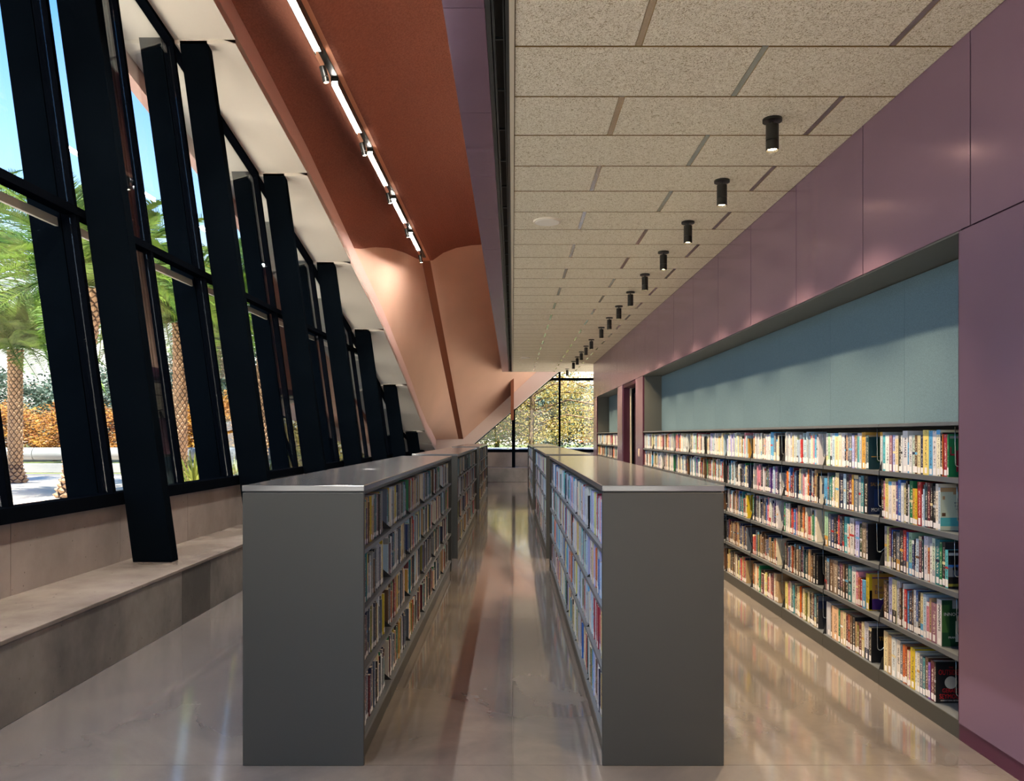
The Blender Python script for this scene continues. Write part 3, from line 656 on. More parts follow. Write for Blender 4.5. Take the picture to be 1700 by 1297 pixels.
WZ = [.10, .4455, .788, 1.105, 1.415]
def wire_mesh():
    mb = MB(); p = [(.0, 0, 0), (.0, 0, -.10), (.002, 0, -.205)]
    for k in range(7):
        t_ = math.pi*k/8; p.append((.002+.012*(1-math.cos(t_)), -.012*(1-math.cos(t_))*.6, -.215-.014*math.sin(t_)))
    p += [(.06, -.02, -.185), (.095, -.022, -.150), (.12, -.022, -.158), (.19, -.022, -.235)]
    mb.tube(p, .0024, 6); return mb.mesh('wire_book_support', M['wire'], True)
WIRE = wire_mesh()
def wall_case(y0, nb, L, label):
    root = empty('bookcase', (XR, y0, 0)); tag(root, label, 'bookcase')
    bay = L/nb; d = XALC-XR-.014
    def sh(n, L_, z):
        return None
    deck = MB().box(.014, d, .002, bay-.002, -.012, 0).box(.010, .022, .002, bay-.002, -.028, .001).mesh('shelf', M['shelf'])
    top = MB().box(.006, d, .0015, bay-.0015, 1.705, 1.725).mesh('canopy_top', M['shelf'])
    kick = MB().box(.006, .02, .0015, bay-.0015, 0, .099).mesh('kick_plate', M['gunmetal'])
    br = MB().prism([(.006, -.0012, -.03), (.006, -.0012, .0), (.03, -.0012, .08), (.20, -.0012, .25), (d, -.0012, .25), (d, -.0012, -.03)], (0, .0024, 0)).mesh('shelf_bracket', M['shelfdark'])
    obj('back_panel', MB().box(d-.004, d, 0, L, .05, 1.705), M['shelfdark'], root)
    for k in range(nb):
        yb = k*bay
        link('canopy_top', top, root, (0, yb, 0)); link('kick_plate', kick, root, (0, yb, 0))
        for z in WZ: link('shelf', deck, root, (0, yb, z))
        if k:
            for z in WZ: link('shelf_bracket', br, root, (0, yb, z))
        for r_, z in enumerate(WZ):
            zt = (WZ+[1.72])[r_+1]-.013
            link('wire_book_support', WIRE, root, (.045, yb+.105+R.uniform(-.02, .02), zt))
    return root
wall_case(4.081, 11, 9.897, 'long grey built-in bookcase filling the deep alcove in the plum wall')
wall_case(17.362, 4, 4.236, 'short built-in bookcase in the far small alcove past the door')

# ------------------------------------------------------------------ books
PAL = {k: hexc(v) for k, v in {
 'white': 'd4d8de', 'ivory': 'dcd6c6', 'cream': 'd6cba0', 'silver': 'b4bcc6', 'grey': '8e9298', 'slate': '5a6678', 'black': '16171c', 'charcoal': '2c2e34',
 'navy': '1c2a4c', 'dark blue': '233a70', 'blue': '2c62b0', 'sky blue': '58a8dc', 'pale blue': 'aac8e0', 'lavender': 'a8aee0', 'teal': '2a7c88', 'dark teal': '163e48',
 'turquoise': '56b4c0', 'mint': '9cc8a8', 'pale green': 'c2d2c4', 'green': '1e7c50', 'dark green': '143c28', 'olive': '7c7c34', 'pale olive': 'b8ba78', 'yellow': 'c8b024',
 'pale yellow': 'd6cc78', 'gold': 'c89a48', 'orange': 'c86a24', 'rust': '9a4426', 'red': 'b02a30', 'crimson': '9c2440', 'maroon': '5c1e2e', 'plum': '5a2a48', 'mauve': '8a6478',
 'purple': '4a2c7c', 'violet': '6a4aa8', 'pink': 'd08ca0', 'peach': 'd8b090', 'tan': 'b09470', 'brown': '5e4430', 'taupe': '84786a'}.items()}
PALE = ['white']*7+['ivory']*4+['silver']*4+['pale blue']*4+['cream']*2+['mint', 'lavender', 'pink', 'sky blue', 'red', 'slate', 'black', 'pale green', 'grey', 'crimson', 'gold']
MIX = ['white']*4+['ivory']*3+['navy']*4+['black']*5+['pale blue']*2+['sky blue']*2+['silver', 'cream', 'teal', 'green', 'red', 'red', 'maroon', 'orange', 'yellow', 'purple', 'pink', 'slate', 'brown', 'blue', 'dark blue', 'grey', 'tan', 'charcoal']
DARK = ['black']*5+['charcoal']*3+['navy']*4+['brown']*4+['slate']*3+['dark teal', 'maroon', 'maroon', 'red', 'tan', 'tan', 'ivory', 'ivory', 'taupe', 'olive', 'grey', 'dark blue', 'gold', 'plum', 'rust']
WARM = ['tan']*3+['cream']*2+['brown']*3+['ivory']*3+['maroon']*2+['black']*3+['orange', 'red', 'pale yellow', 'peach', 'teal', 'navy', 'olive', 'charcoal', 'pink', 'green']
COOL = ['navy']*3+['dark blue']*2+['slate']*4+['silver']*3+['white']*2+['ivory', 'cream', 'teal', 'turquoise', 'pale blue', 'pale blue', 'grey', 'grey', 'black', 'charcoal', 'red', 'maroon', 'plum', 'green', 'dark teal', 'tan', 'brown', 'yellow', 'peach']
LIGHT = ['white']*3+['silver']*3+['lavender']*3+['pale blue']*4+['sky blue']*2+['ivory']*2+['blue', 'navy', 'black', 'red', 'cream', 'pale yellow', 'teal', 'turquoise', 'orange', 'mint', 'slate', 'crimson', 'pink', 'grey']

def px_row(start, spec, default_h=.245):
    out_ = []; a = start
    for item in spec.split(';'):
        q = item.strip().split(' '); e_ = float(q[0]); h = float(q[1]); out_.append((a, e_, h, q[2].replace('_', ' '))); a = e_
    return out_
ROWS = {   # nearest bay (0) and second bay (1); row 0 is the top one: right edge px, height, colour
(0, 0): (1461, "1465 .255 silver;1469.3 .235 turquoise;1476 .235 white;1481 .235 mauve;1486 .235 lavender;1491 .235 cream;1495 .235 charcoal;1497.3 .235 white;1505.5 .262 white;1508.5 .19 sky_blue;1513.5 .235 white;1518.7 .235 pale_green;1522.7 .235 brown;1528 .235 cream;1532 .235 navy;1541.5 .265 pale_yellow;1547.5 .262 sky_blue;1553.5 .258 white;1560 .265 ivory;1564 .25 black;1565.3 .24 orange;1571.2 .24 crimson;1573.4 .24 green"),
(0, 1): (1462.5, "1467 .245 black;1469.5 .245 pink;1474.8 .262 pale_yellow;1480 .245 white;1487.5 .245 ivory;1490.5 .25 purple;1495.8 .262 blue;1500 .245 white;1503.5 .235 cream;1507 .262 black;1509 .24 white;1514.5 .264 green;1518.5 .22 gold;1522.7 .22 yellow;1529 .264 red;1532.5 .19 white;1534.8 .25 pale_blue;1539 .264 dark_teal;1543.5 .264 maroon;1547.5 .264 black;1553 .248 charcoal;1557.5 .264 ivory;1561 .245 pale_blue"),
(0, 2): (1467.5, "1471.5 .265 grey;1475.5 .265 pale_olive;1479 .262 plum;1481 .25 blue;1487 .245 black;1493 .245 slate;1499.5 .262 charcoal;1504.5 .27 red;1507.5 .262 blue;1513.3 .262 mint;1517 .22 dark_blue;1520 .23 black;1525 .235 pale_blue;1530 .255 plum;1532.5 .24 dark_teal;1539.5 .262 white;1542.5 .2 rust;1546.3 .23 white;1551.5 .262 pale_green;1559 .262 teal;1563 .25 green;1568 .255 charcoal;1572.7 .215 turquoise"),
(0, 3): (1465.5, "1471.5 .25 brown;1474.5 .24 black;1481 .282 lavender;1487.7 .28 cream;1493 .278 silver;1496 .24 brown;1498.5 .275 black;1501 .275 white;1505 .245 red;1508.3 .24 sky_blue;1513.5 .24 navy;1515.5 .26 brown;1520.3 .262 white;1524 .262 blue;1528 .262 black;1532.5 .262 cream;1537.5 .26 pale_blue;1542 .22 pink;1545.5 .25 tan;1554.5 .23 mauve;1562.5 .262 white"),
(0, 4): (1466.5, "1473.5 .265 cream;1480 .255 tan;1487 .25 white;1494 .25 ivory;1498 .24 slate;1501.5 .24 orange;1505 .24 rust;1508 .22 cream;1511 .22 pink;1518.7 .25 yellow;1521 .24 white;1526 .238 ivory;1531.5 .23 slate;1535 .225 teal;1540 .238 brown;1543.5 .215 violet;1549.5 .235 maroon;1552 .235 black"),
(1, 0): (1370.5, "1374 .25 silver;1377.3 .25 mint;1381.5 .25 white;1386 .25 pale_blue;1392 .25 cream;1396.5 .255 ivory;1402 .25 white;1404 .235 navy;1406 .235 peach;1409 .25 slate;1414 .25 slate;1417.5 .235 lavender;1420.5 .235 mauve;1423 .235 taupe;1426.5 .25 turquoise;1430 .25 silver;1436 .255 gold;1438.5 .235 slate;1442.4 .235 dark_teal"),
(1, 1): (1368, "1373 .21 sky_blue;1375.5 .255 slate;1379.5 .225 teal;1382 .235 green;1384.5 .225 white;1387 .23 olive;1392 .262 cream;1400 .262 navy;1404 .26 pale_blue;1408.5 .26 charcoal;1414 .262 plum;1417 .262 gold;1424.5 .26 slate;1428 .248 silver;1433 .26 teal;1440 .262 black"),
(1, 2): (1369, "1374.5 .265 mint;1379 .255 slate;1384 .24 dark_blue;1388 .24 black;1391 .24 navy;1394 .262 red;1398 .26 navy;1401 .26 black;1406 .262 turquoise;1409 .215 white;1410.5 .2 orange;1417.5 .265 white;1420 .24 plum;1426 .25 lavender;1430 .24 dark_green;1437.5 .255 taupe;1440 .25 navy"),
(1, 3): (1368, "1372 .255 charcoal;1376 .25 slate;1382 .25 brown;1390 .255 taupe;1394 .25 navy;1399 .255 plum;1402 .255 brown;1408 .258 charcoal;1413 .258 teal;1420 .262 white;1424 .24 pink;1428 .2 rust;1431 .19 crimson;1436.5 .195 sky_blue;1441.5 .25 yellow"),
(1, 4): (1371, "1379 .255 silver;1381 .245 brown;1392 .25 peach;1394.5 .25 green;1399 .245 peach;1404.5 .25 cream;1408 .25 maroon;1411 .25 rust;1415 .25 brown;1419 .25 charcoal;1422 .22 tan;1425 .2 olive;1430 .23 maroon;1434 .245 cream;1441 .255 silver;1446 .235 black"),
}
BOOKS = []
def add_book(case, row, bay, idx, X, Y, z, rot, t_, h, d, col, last=False, cvis=0, sp=None):
    BOOKS.append(dict(case=case, row=row, bay=bay, idx=idx, X=X, Y=Y, z=z, rot=rot, t=t_, h=h, d=d, col=col, last=last, cvis=cvis, sp=sp))
def visible(case, row, Y, X, z, h):
    px = CX+X*F/Y; py = CY-(z+h/2-H)*F/Y
    if case == 'wall' and px < 1203 and py > 768: return False
    return case in ('wall', 'left', 'right', 'far')
def fill(case, row, bay, X, ya, yb, z, room, pal, rot, thick=(.014, .042), gap=(.09, .17), depth=(.14, .20), setb=.0):
    """fills one shelf of one bay, from the reader's left"""
    L = yb-ya-.012; lim = L-R.uniform(*gap); u = 0; i = 0
    run = R.choice(pal); 
    while True:
        t_ = R.uniform(*thick)*R.choice((1, 1, 1, .75, 1.25)); h = min(room-.012, R.choice((.195, .225, .235, .24, .25, .258, .262))+R.uniform(-.006, .006))
        if u+t_ > lim: break
        col = run if R.random() < .12 else R.choice(pal); run = col
        d = R.uniform(*depth); sb = R.uniform(0, .014)+setb
        if rot < 0: add_book(case, row, bay, i, X+sb, yb-.006-u, z, rot, t_, h, d, col)
        else: add_book(case, row, bay, i, X-sb, ya+.006+u, z, rot, t_, h, d, col)
        u += t_+.0006; i += 1
    BOOKS[-1]['last'] = rot < 0
wp = {0: PALE, 1: MIX, 2: MIX, 3: DARK, 4: WARM}
XS = XR+.026; wb = 9.897/11
SPECIAL = {(0, 0): 'figure', (0, 1): 'writing', (0, 2): 'pulp', (0, 3): 'innocents', (0, 4): 'outsiders', (1, 0): 'forest', (1, 1): 'salvatore', (1, 3): 'doctor', (1, 2): 'plain', (1, 4): 'goldlet', (2, 1): 'phi', (2, 4): 'rich'}
for bay in range(11):
    for row in range(5):
        z = WZ[4-row]; zt = (WZ+[1.72])[5-row]-.028; ya = 4.081+bay*wb
        if (bay, row) in ROWS:
            st, sp_ = ROWS[(bay, row)]
            for i, (a, b_, h, c) in enumerate(px_row(st, sp_)):
                Ya, Yb = XS*F/(a-CX), XS*F/(b_-CX)
                lastone = i == sp_.count(';')
                add_book('wall', row, bay, i, XS+R.uniform(0, .006), Ya, z, -1, Ya-Yb-.0006, min(h, zt-z-.006), R.uniform(.15, .2) if not lastone else .175, c, lastone, 0, SPECIAL.get((bay, row)) if lastone else None)
        else:
            pal = wp[row] if bay < 6 or row > 0 else PALE
            if row == 1 and bay > 5: pal = MIX+PALE[:9]
            fill('wall', row, bay, XS, ya, ya+wb, z, zt-z, pal, -1)
            BOOKS[-1]['sp'] = SPECIAL.get((bay, row))
for bay in range(4):
    for row in range(5):
        z = WZ[4-row]; zt = (WZ+[1.72])[5-row]-.028; ya = 17.362+bay*1.059
        fill('far', row, bay, XS, ya, ya+1.059, z, zt-z, [PALE, MIX, DARK, DARK, DARK][row], -1)
for n, (x0, x1, y0, nb) in enumerate(ISL):
    for bay in range(nb):
        for row in range(4):
            z = IZ[3-row]; room = (IZ+[1.36])[4-row]-.03-z; ya = y0+.03+bay*BAY
            pal = COOL if row < 2 else (COOL+DARK)
            fill('left', row, bay+10*n, x1-.027, ya, ya+BAY, z, room, pal, 1, (.008, .026), (.10, .19), (.15, .22))
            fill('hidden', row, bay, x0+.04, ya, ya+BAY, z, room, pal, -1, (.03, .05))
for n, (x0, x1, y0, nb) in enumerate(ISR):
    for bay in range(nb):
        for row in range(4):
            z = IZ[3-row]; room = (IZ+[1.36])[4-row]-.03-z; ya = y0+.03+bay*BAY
            fill('right', row, bay+10*n, x0+.024, ya, ya+BAY, z, room, LIGHT if row < 3 else LIGHT+WARM, -1, (.012, .034), (.03, .10), (.14, .21))
            fill('hidden', row, bay, x1-.035, ya, ya+BAY, z, room, MIX, 1, (.03, .05))
def score(b_):
    if b_['case'] in ('hidden', 'far') or not visible(b_['case'], b_['row'], b_['Y'], b_['X'], b_['z'], b_['h']): return 0
    Y1 = b_['Y']-b_['t'] if b_['rot'] < 0 else b_['Y']+b_['t']
    wpx = abs(b_['X'])*F*abs(1/b_['Y']-1/Y1); s = wpx*b_['h']*F/b_['Y']
    if b_['last']: s += 14*b_['h']*F/b_['Y']
    return s
for b_ in BOOKS: b_['score'] = score(b_)
order = sorted(range(len(BOOKS)), key=lambda i: -BOOKS[i]['score'])
single = set(order[:300])
def jit(c, a=.10):
    k = 1+R.uniform(-a, a); return tuple(max(0, min(1, v*k*(1+R.uniform(-.04, .04)))) for v in c[:3])
def spine_zones(mb, t_, h, c, y=0, x0=0):
    """spine front as stacked colour fields; alpha 1 where there is lettering"""
    c2 = jit(PAL[R.choice(('white', 'black', 'navy', 'red', 'cream', 'gold', 'sky blue', 'silver', 'brown'))])
    style = R.random(); z = 0
    if style < .5: cuts = [(.22, c, 0), (.80, c, 1), (.92, c, .0), (1, c, .6)]
    elif style < .75: cuts = [(.25, c, 0), (.5, c, 1), (.56, c2, 0), (.9, c, 1), (1, c, 0)]
    elif style < .9: cuts = [(.3, c2, .5), (.9, c, 1), (1, c, 0)]
    else: cuts = [(.9, c, .8), (1, c2, 0)]
    for f, cc, k_ in cuts:
        z1 = h*f
        if k_ and t_ > .012:
            for q0, q1, kk in ((0, .3, 0), (.3, .72, k_), (.72, 1, 0)): mb.quad((x0+t_*q0, y, z), (x0+t_*q1, y, z), (x0+t_*q1, y, z1), (x0+t_*q0, y, z1), cc, kk)
        else: mb.quad((x0, y, z), (x0+t_, y, z), (x0+t_, y, z1), (x0, y, z1), cc, 0)
        z = z1
CN = {}
TH = lambda t_: 'slim' if t_ < .016 else ('thick' if t_ > .036 else '')
HN = lambda h: 'short' if h < .215 else ('tall' if h > .257 else '')
rowname4 = ['top shelf', 'second shelf', 'third shelf', 'bottom shelf']; rowname5 = ['top shelf', 'second shelf', 'middle shelf', 'fourth shelf', 'bottom shelf']
bayname = lambda k: 'nearest bay' if k == 0 else f'{ORD[k]} bay'
stuff = MB()
def text_mesh(body, size, m, align='CENTER', sx=1.0):
    c = bpy.data.curves.new('lettering', 'FONT'); c.body = body; c.size = size; c.align_x = align; c.align_y = 'CENTER'; c.extrude = .0003; c.resolution_u = 2
    o = bpy.data.objects.new('lettering', c); COL.objects.link(o); o.scale = (sx, 1, 1)
    dg = bpy.context.evaluated_depsgraph_get(); me = bpy.data.meshes.new_from_object(o.evaluated_get(dg))
    bpy.data.objects.remove(o); bpy.data.curves.remove(c); me.transform(Matrix.Diagonal((sx, 1, 1, 1))); me.materials.clear(); me.materials.append(m); return me
INK = {k: mat('ink_'+k, hexc(v), .5) for k, v in {'red': 'b0141c', 'white': 'd8d8d4', 'black': '14141a', 'gold': 'b8862c', 'navy': '1c2c5c', 'purple': '3c2070', 'yellow': 'b89a1c'}.items()}
SPINE_M = Matrix(((0, 1, 0), (0, 0, -1), (-1, 0, 0)))     # text x -> -z, text y -> +x, facing -y
COVER_M = Matrix(((0, 0, 1), (1, 0, 0), (0, 1, 0)))       # text x -> +y, text y -> +z, facing +x
def put_text(book, body, size, ink, at, spine=True, sx=1.0):
    me = text_mesh(body, size, INK[ink], sx=sx); o = link('lettering', me, book); o.matrix_local = Matrix.Translation(at) @ (SPINE_M if spine else COVER_M).to_4x4(); return o
def cover_fields(book, t_, fields, d, h):
    mb = MB()
    for (y0, y1, z0, z1, c) in fields: mb.box(t_, t_+.0006, y0*d, y1*d, z0*h, z1*h, col=PAL[c][:3] if isinstance(c, str) else c)
    obj('cover_art', mb, M['book'], book)
COVER = {'figure': 'green', 'writing': 'pale green', 'pulp': 'black', 'innocents': 'dark green', 'outsiders': 'black', 'forest': 'dark teal', 'salvatore': 'navy', 'doctor': 'gold', 'plain': 'black', 'goldlet': 'black', 'phi': 'ivory', 'rich': 'charcoal'}
SPTEXT = {(0, 0, 8): ('ROMANS', .034, 'navy'), (0, 4, 3): ('WILL SELF', .026, 'black'), (0, 3, 20): ('INNOCENTS', .030, 'black'), (1, 4, 0): ('DOMINION', .030, 'white')}
LABS = set()
for bi, b_ in enumerate(BOOKS):
    c = jit(PAL[b_['col']]); t_, h, d = b_['t'], b_['h'], b_['d']
    if bi in single:
        mb = MB(); cc = c
        if b_['sp']: cc = PAL[COVER[b_['sp']]][:3]
        mb.box(0, .0022, 0, d, 0, h, col=c); mb.box(t_-.0022, t_, .0002, d, 0, h, col=cc); mb.box(.0022, t_-.0022, .0004, .004, 0, h, col=c)
        key = (b_['bay'], b_['row'], b_['idx']) if b_['case'] == 'wall' else None
        if key in SPTEXT: mb.quad((0, -.0002, 0), (t_, -.0002, 0), (t_, -.0002, h), (0, -.0002, h), c, 0)
        else: spine_zones(mb, t_, h, c, -.0002)
        o = obj('book', mb, M['book'])
        o.location = (b_['X'], b_['Y'], b_['z']+.0015); o.rotation_euler = (0, 0, b_['rot']*math.pi/2)
        pg = obj('page_block', MB().box(.0023, t_-.0023, .004, d-.004, .003, h-.003), M['pages'], o)
        sh_ = R.uniform(.030, .042); z0 = R.uniform(.004, .012)
        if b_['case'] == 'left': sh_ *= .7
        lw = min(t_, .026)
        obj('call_number_sticker', MB().box((t_-lw)/2+.0006, (t_+lw)/2-.0006, -.0008, -.0003, z0, z0+sh_), M['sticker'], o)
        if key in SPTEXT:
            tx, sz, ink = SPTEXT[key]; put_text(o, tx, sz, ink, (t_/2, -.0006, h*.6), True, sx=.9)
        s_ = b_['sp']
        if s_ == 'outsiders':
            put_text(o, 'THE', .014, 'red', (t_+.001, .088, .205), False)
            put_text(o, 'OUTSIDERS', .043, 'red', (t_+.001, .088, .176), False, sx=.66)
            obj('cover_art', MB().cyl((t_, .088, .118), (t_+.0007, .088, .118), .036, n=28, col=(.42, .42, .38)), M['book'], o)
            put_text(o, 'GERALD', .034, 'red', (t_+.001, .088, .071), False, sx=.8); put_text(o, 'SEYMOUR', .038, 'red', (t_+.001, .088, .037), False, sx=.8)
            put_text(o, 'INTERNATIONAL BESTSELLER', .009, 'white', (t_+.001, .088, .014), False, sx=1)
        elif s_ == 'innocents':
            cover_fields(o, t_, [(.45, .75, .1, .55, 'ivory'), (.5, .66, .55, .66, 'peach'), (.35, 1, .82, 1, 'grey'), (0, .25, .3, .9, (.03, .10, .03))], d, h)
            put_text(o, 'INNOCENTS', .026, 'white', (t_+.001, .085, .182), False); put_text(o, 'FRANCESCA', .017, 'white', (t_+.001, .085, .05), False)
        elif s_ == 'writing':
            cover_fields(o, t_, [(0, 1, .9, 1, 'tan'), (.07, .15, .72, .80, 'tan'), (.42, .52, .84, .9, 'tan'), (.05, .17, .33, .41, 'brown'), (0, 1, .1, .3, 'turquoise')], d, h)
            for q, s2 in enumerate(('THE', 'WRITING', 'ON THE', 'WALL')): put_text(o, s2, .013, 'navy', (t_+.001, .105, .175-.018*q), False)
        elif s_ == 'figure':
            cover_fields(o, t_, [(.25, .62, .12, .62, 'crimson'), (.34, .52, .62, .86, 'crimson'), (.05, .22, .5, .54, 'crimson'), (.05, .09, .5, .7, 'crimson'), (.04, .9, .90, .96, 'grey')], d, h)
            put_text(o, 'W', .02, 'gold', (t_+.0014, .075, .05), False)
        elif s_ == 'pulp': cover_fields(o, t_, [(.0, .9, .55, .62, 'blue'), (.0, .9, .3, .55, 'slate'), (.15, .3, .48, .56, 'gold'), (.4, .6, .34, .5, 'orange'), (0, .9, .05, .12, 'olive'), (.02, .7, .86, .93, 'silver')], d, h)
        elif s_ == 'salvatore':
            cover_fields(o, t_, [(.25, .85, .2, .66, 'dark blue'), (.45, .6, .2, .55, 'black')], d, h)
            put_text(o, 'R. A.', .02, 'gold', (t_+.001, .085, .238), False); put_text(o, 'SALVATORE', .034, 'gold', (t_+.001, .085, .205), False, sx=.75); put_text(o, 'MORTALIS', .034, 'white', (t_+.001, .085, .03), False, sx=.8)
        elif s_ == 'doctor':
            cover_fields(o, t_, [(0, 1, .02, .32, 'purple'), (0, .12, 0, 1, 'yellow'), (.1, .95, .88, .91, 'purple'), (.02, .12, .3, .55, 'purple')], d, h)
            put_text(o, 'The H', .032, 'purple', (t_+.001, .08, .16), False); put_text(o, 'Docto', .032, 'purple', (t_+.001, .08, .125), False)
        elif s_ == 'forest': cover_fields(o, t_, [(.3, .6, .2, .9, 'dark green'), (.6, .9, .5, .8, 'teal'), (.1, .9, .36, .38, 'gold'), (0, 1, .95, 1, 'tan')], d, h)
        elif s_ == 'goldlet': put_text(o, 'The', .04, 'gold', (t_+.001, .08, .16), False)
        elif s_ == 'phi':
            cover_fields(o, t_, [(.1, .8, .35, .7, 'slate')], d, h)
            put_text(o, 'PH', .04, 'black', (t_+.001, .06, h-.04), False); put_text(o, 'RC', .04, 'black', (t_+.001, .07, h-.085), False); put_text(o, 'De', .04, 'black', (t_+.001, .05, .035), False)
        elif s_ == 'rich':
            cover_fields(o, t_, [(0, 1, .62, .86, 'navy'), (0, 1, .86, 1, 'slate')], d, h); put_text(o, 'RICH', .024, 'white', (t_+.001, .09, .07), False); put_text(o, 'RUS', .024, 'white', (t_+.001, .09, .04), False)
        adj = ' '.join(x for x in (HN(h), TH(t_), b_['col']) if x)
        if b_['case'] == 'wall': lab = f"{adj} book, {ORD[b_['idx']]} from left, {rowname5[b_['row']]}, {bayname(b_['bay'])} of the wall bookcase"; grp = 'books in the long wall bookcase'
        else:
            side = 'left' if b_['case'] == 'left' else 'right'
            n_ = b_['bay']//10; lab = f"{adj} book, {ORD[b_['idx']]} from left, {rowname4[b_['row']]}, {bayname(b_['bay'] % 10)}, {wh[n_]} {side} bookcase"; grp = f'books in the {side} line of bookcases'
        if b_['sp'] == 'outsiders': lab = 'black book with red title and pale globe on its cover, bottom shelf by plum panel'
        if b_['sp'] == 'innocents': lab = 'white-spined book with dark green cover beside the plum panel, fourth shelf down'
        if b_['sp'] == 'writing': lab = 'pale green covered book with tan squares, second shelf beside the plum panel'
        if b_['sp'] == 'figure': lab = 'green book with a crimson figure on its cover, top shelf by the plum panel'
        if b_['sp'] == 'doctor': lab = 'yellow and purple covered book at the end of second bay, fourth shelf down'
        if b_['sp'] == 'salvatore': lab = 'dark blue book with orange-gold lettering ending the second bay, second shelf down'
        tag(o, lab, 'book', grp)
    else:
        Mx = Matrix.Translation((b_['X'], b_['Y'], b_['z']+.0015)) @ Matrix.Rotation(b_['rot']*math.pi/2, 4, 'Z')
        q = MB(); spine_zones(q, t_, h, c)
        q.quad((0, d, 0), (0, 0, 0), (0, 0, h), (0, d, h), c); q.quad((t_, 0, 0), (t_, d, 0), (t_, d, h), (t_, 0, h), c)
        q.quad((0, 0, h), (t_, 0, h), (t_, d, h), (0, d, h), (.62, .57, .48)); q.quad((t_, d, 0), (0, d, 0), (0, d, h), (t_, d, h), (.6, .55, .46))
        if b_['case'] != 'hidden':
            lw = min(t_, .026); z0 = R.uniform(.004, .012); s2 = R.uniform(.03, .042)*(.7 if b_['case'] == 'left' else 1)
            q.quad(((t_-lw)/2, -.0008, z0), ((t_+lw)/2, -.0008, z0), ((t_+lw)/2, -.0008, z0+s2), ((t_-lw)/2, -.0008, z0+s2), (.80, .80, .82))
        off_ = len(stuff.v); stuff.v += [tuple(Mx @ Vector(p)) for p in q.v]; stuff.f += [tuple(off_+j for j in f) for f in q.f]; stuff.c += q.c; stuff.k += q.k
so_ = obj('books', stuff, M['book']); so_['kind'] = 'stuff'; tag(so_, 'rows of smaller books on the farther and lower shelves of the bookcases', 'books')

# ------------------------------------------------------------------ outside
struct(box('floor_paving', -70, 40, -40, 32.8, -.16, -.04, M['paving']))
lawn = box('floor_lawn', -120, 90, 32.8, 140, -.2, -.08, M['grass']); struct(lawn)
rt = empty('guard_rail', (-20, 32, -.04)); tag(rt, 'pale double concrete guard rail running across behind the palm trunks', 'guard rail')
for i, x in enumerate([-34, -27, -20.3, -13.6, -6.9, -.2, 6.5, 13.2]):
    u = MB(); prof = []
    n = 14
    for k in range(n):
        a = 2*math.pi*k/n; prof.append((.24*math.cos(a)*(1.0), .27*math.sin(a)))
    u.prism([(x+.02+20, y_, .865+z_+.04) for y_, z_ in prof], (6.66, 0, 0)); obj('upper_rail', u, M['barrier'], rt, auto=True)
    obj('lower_rail', MB().box(x+1.6+20, x+8.2+20, -.16, .16, .10, .50), M['barrier'], rt, bevel=.03)
    for xx in (x+2.4, x+5.6): obj('post', MB().box(xx+20-.3, xx+20+.3, -.12, .12, .50, .64).box(xx+20-.3, xx+20+.3, -.10, .10, 0, .10), M['barrier'], rt)

def frond_mesh(L=3.4, droop=1.0):
    mb = MB(); pts = []; N = 26
    for i in range(N+1):
        s = i/N; pts.append(Vector((0, L*s*(1-.12*s), droop*(.55*s-1.15*s*s)*L*.55)))
    for i in range(N):
        r_ = .028*(1-i/N)+.005
        a, b_ = pts[i], pts[i+1]
        mb.quad(a+Vector((-r_, 0, 0)), a+Vector((r_, 0, 0)), b_+Vector((r_, 0, 0)), b_+Vector((-r_, 0, 0)))
        mb.quad(a+Vector((0, 0, -r_)), a+Vector((0, 0, r_)), b_+Vector((0, 0, r_)), b_+Vector((0, 0, -r_)))
    rr = random.Random(3)
    for i in range(3, N*3):
        s = i/(N*3); j = min(int(s*N), N-1); p = pts[j].lerp(pts[j+1], s*N-j); ll = (.55*math.sin(math.pi*min(1, s*.92+.12))**.7+.06)
        for sd_ in (-1, 1):
            d_ = Vector((sd_*.8, .62+rr.uniform(-.1, .1), .25+rr.uniform(-.3, .15))).normalized()*ll; wv = Vector((.0, .014, .009))
            tip = p+d_+Vector((0, 0, -.14*ll)); mid = p+d_*.5
            mb.quad(p-wv, p+wv, mid+wv, mid-wv); mb.quad(mid-wv, mid+wv, tip, tip)
    return mb.mesh('frond', M['frond'])
FR = [frond_mesh(3.3, .7), frond_mesh(3.5, 1.15), frond_mesh(2.6, .35)]
def trunk_mesh(h, r0, lean):
    core = MB(); pts = []
    for i in range(13):
        s = i/12; pts.append(Vector((lean[0]*s*s, lean[1]*s*s, h*s)))
    def rad(s): return r0*(1+.75*max(0, 1-s*9)+.12*max(0, (s-.85)*6))
    return pts, rad
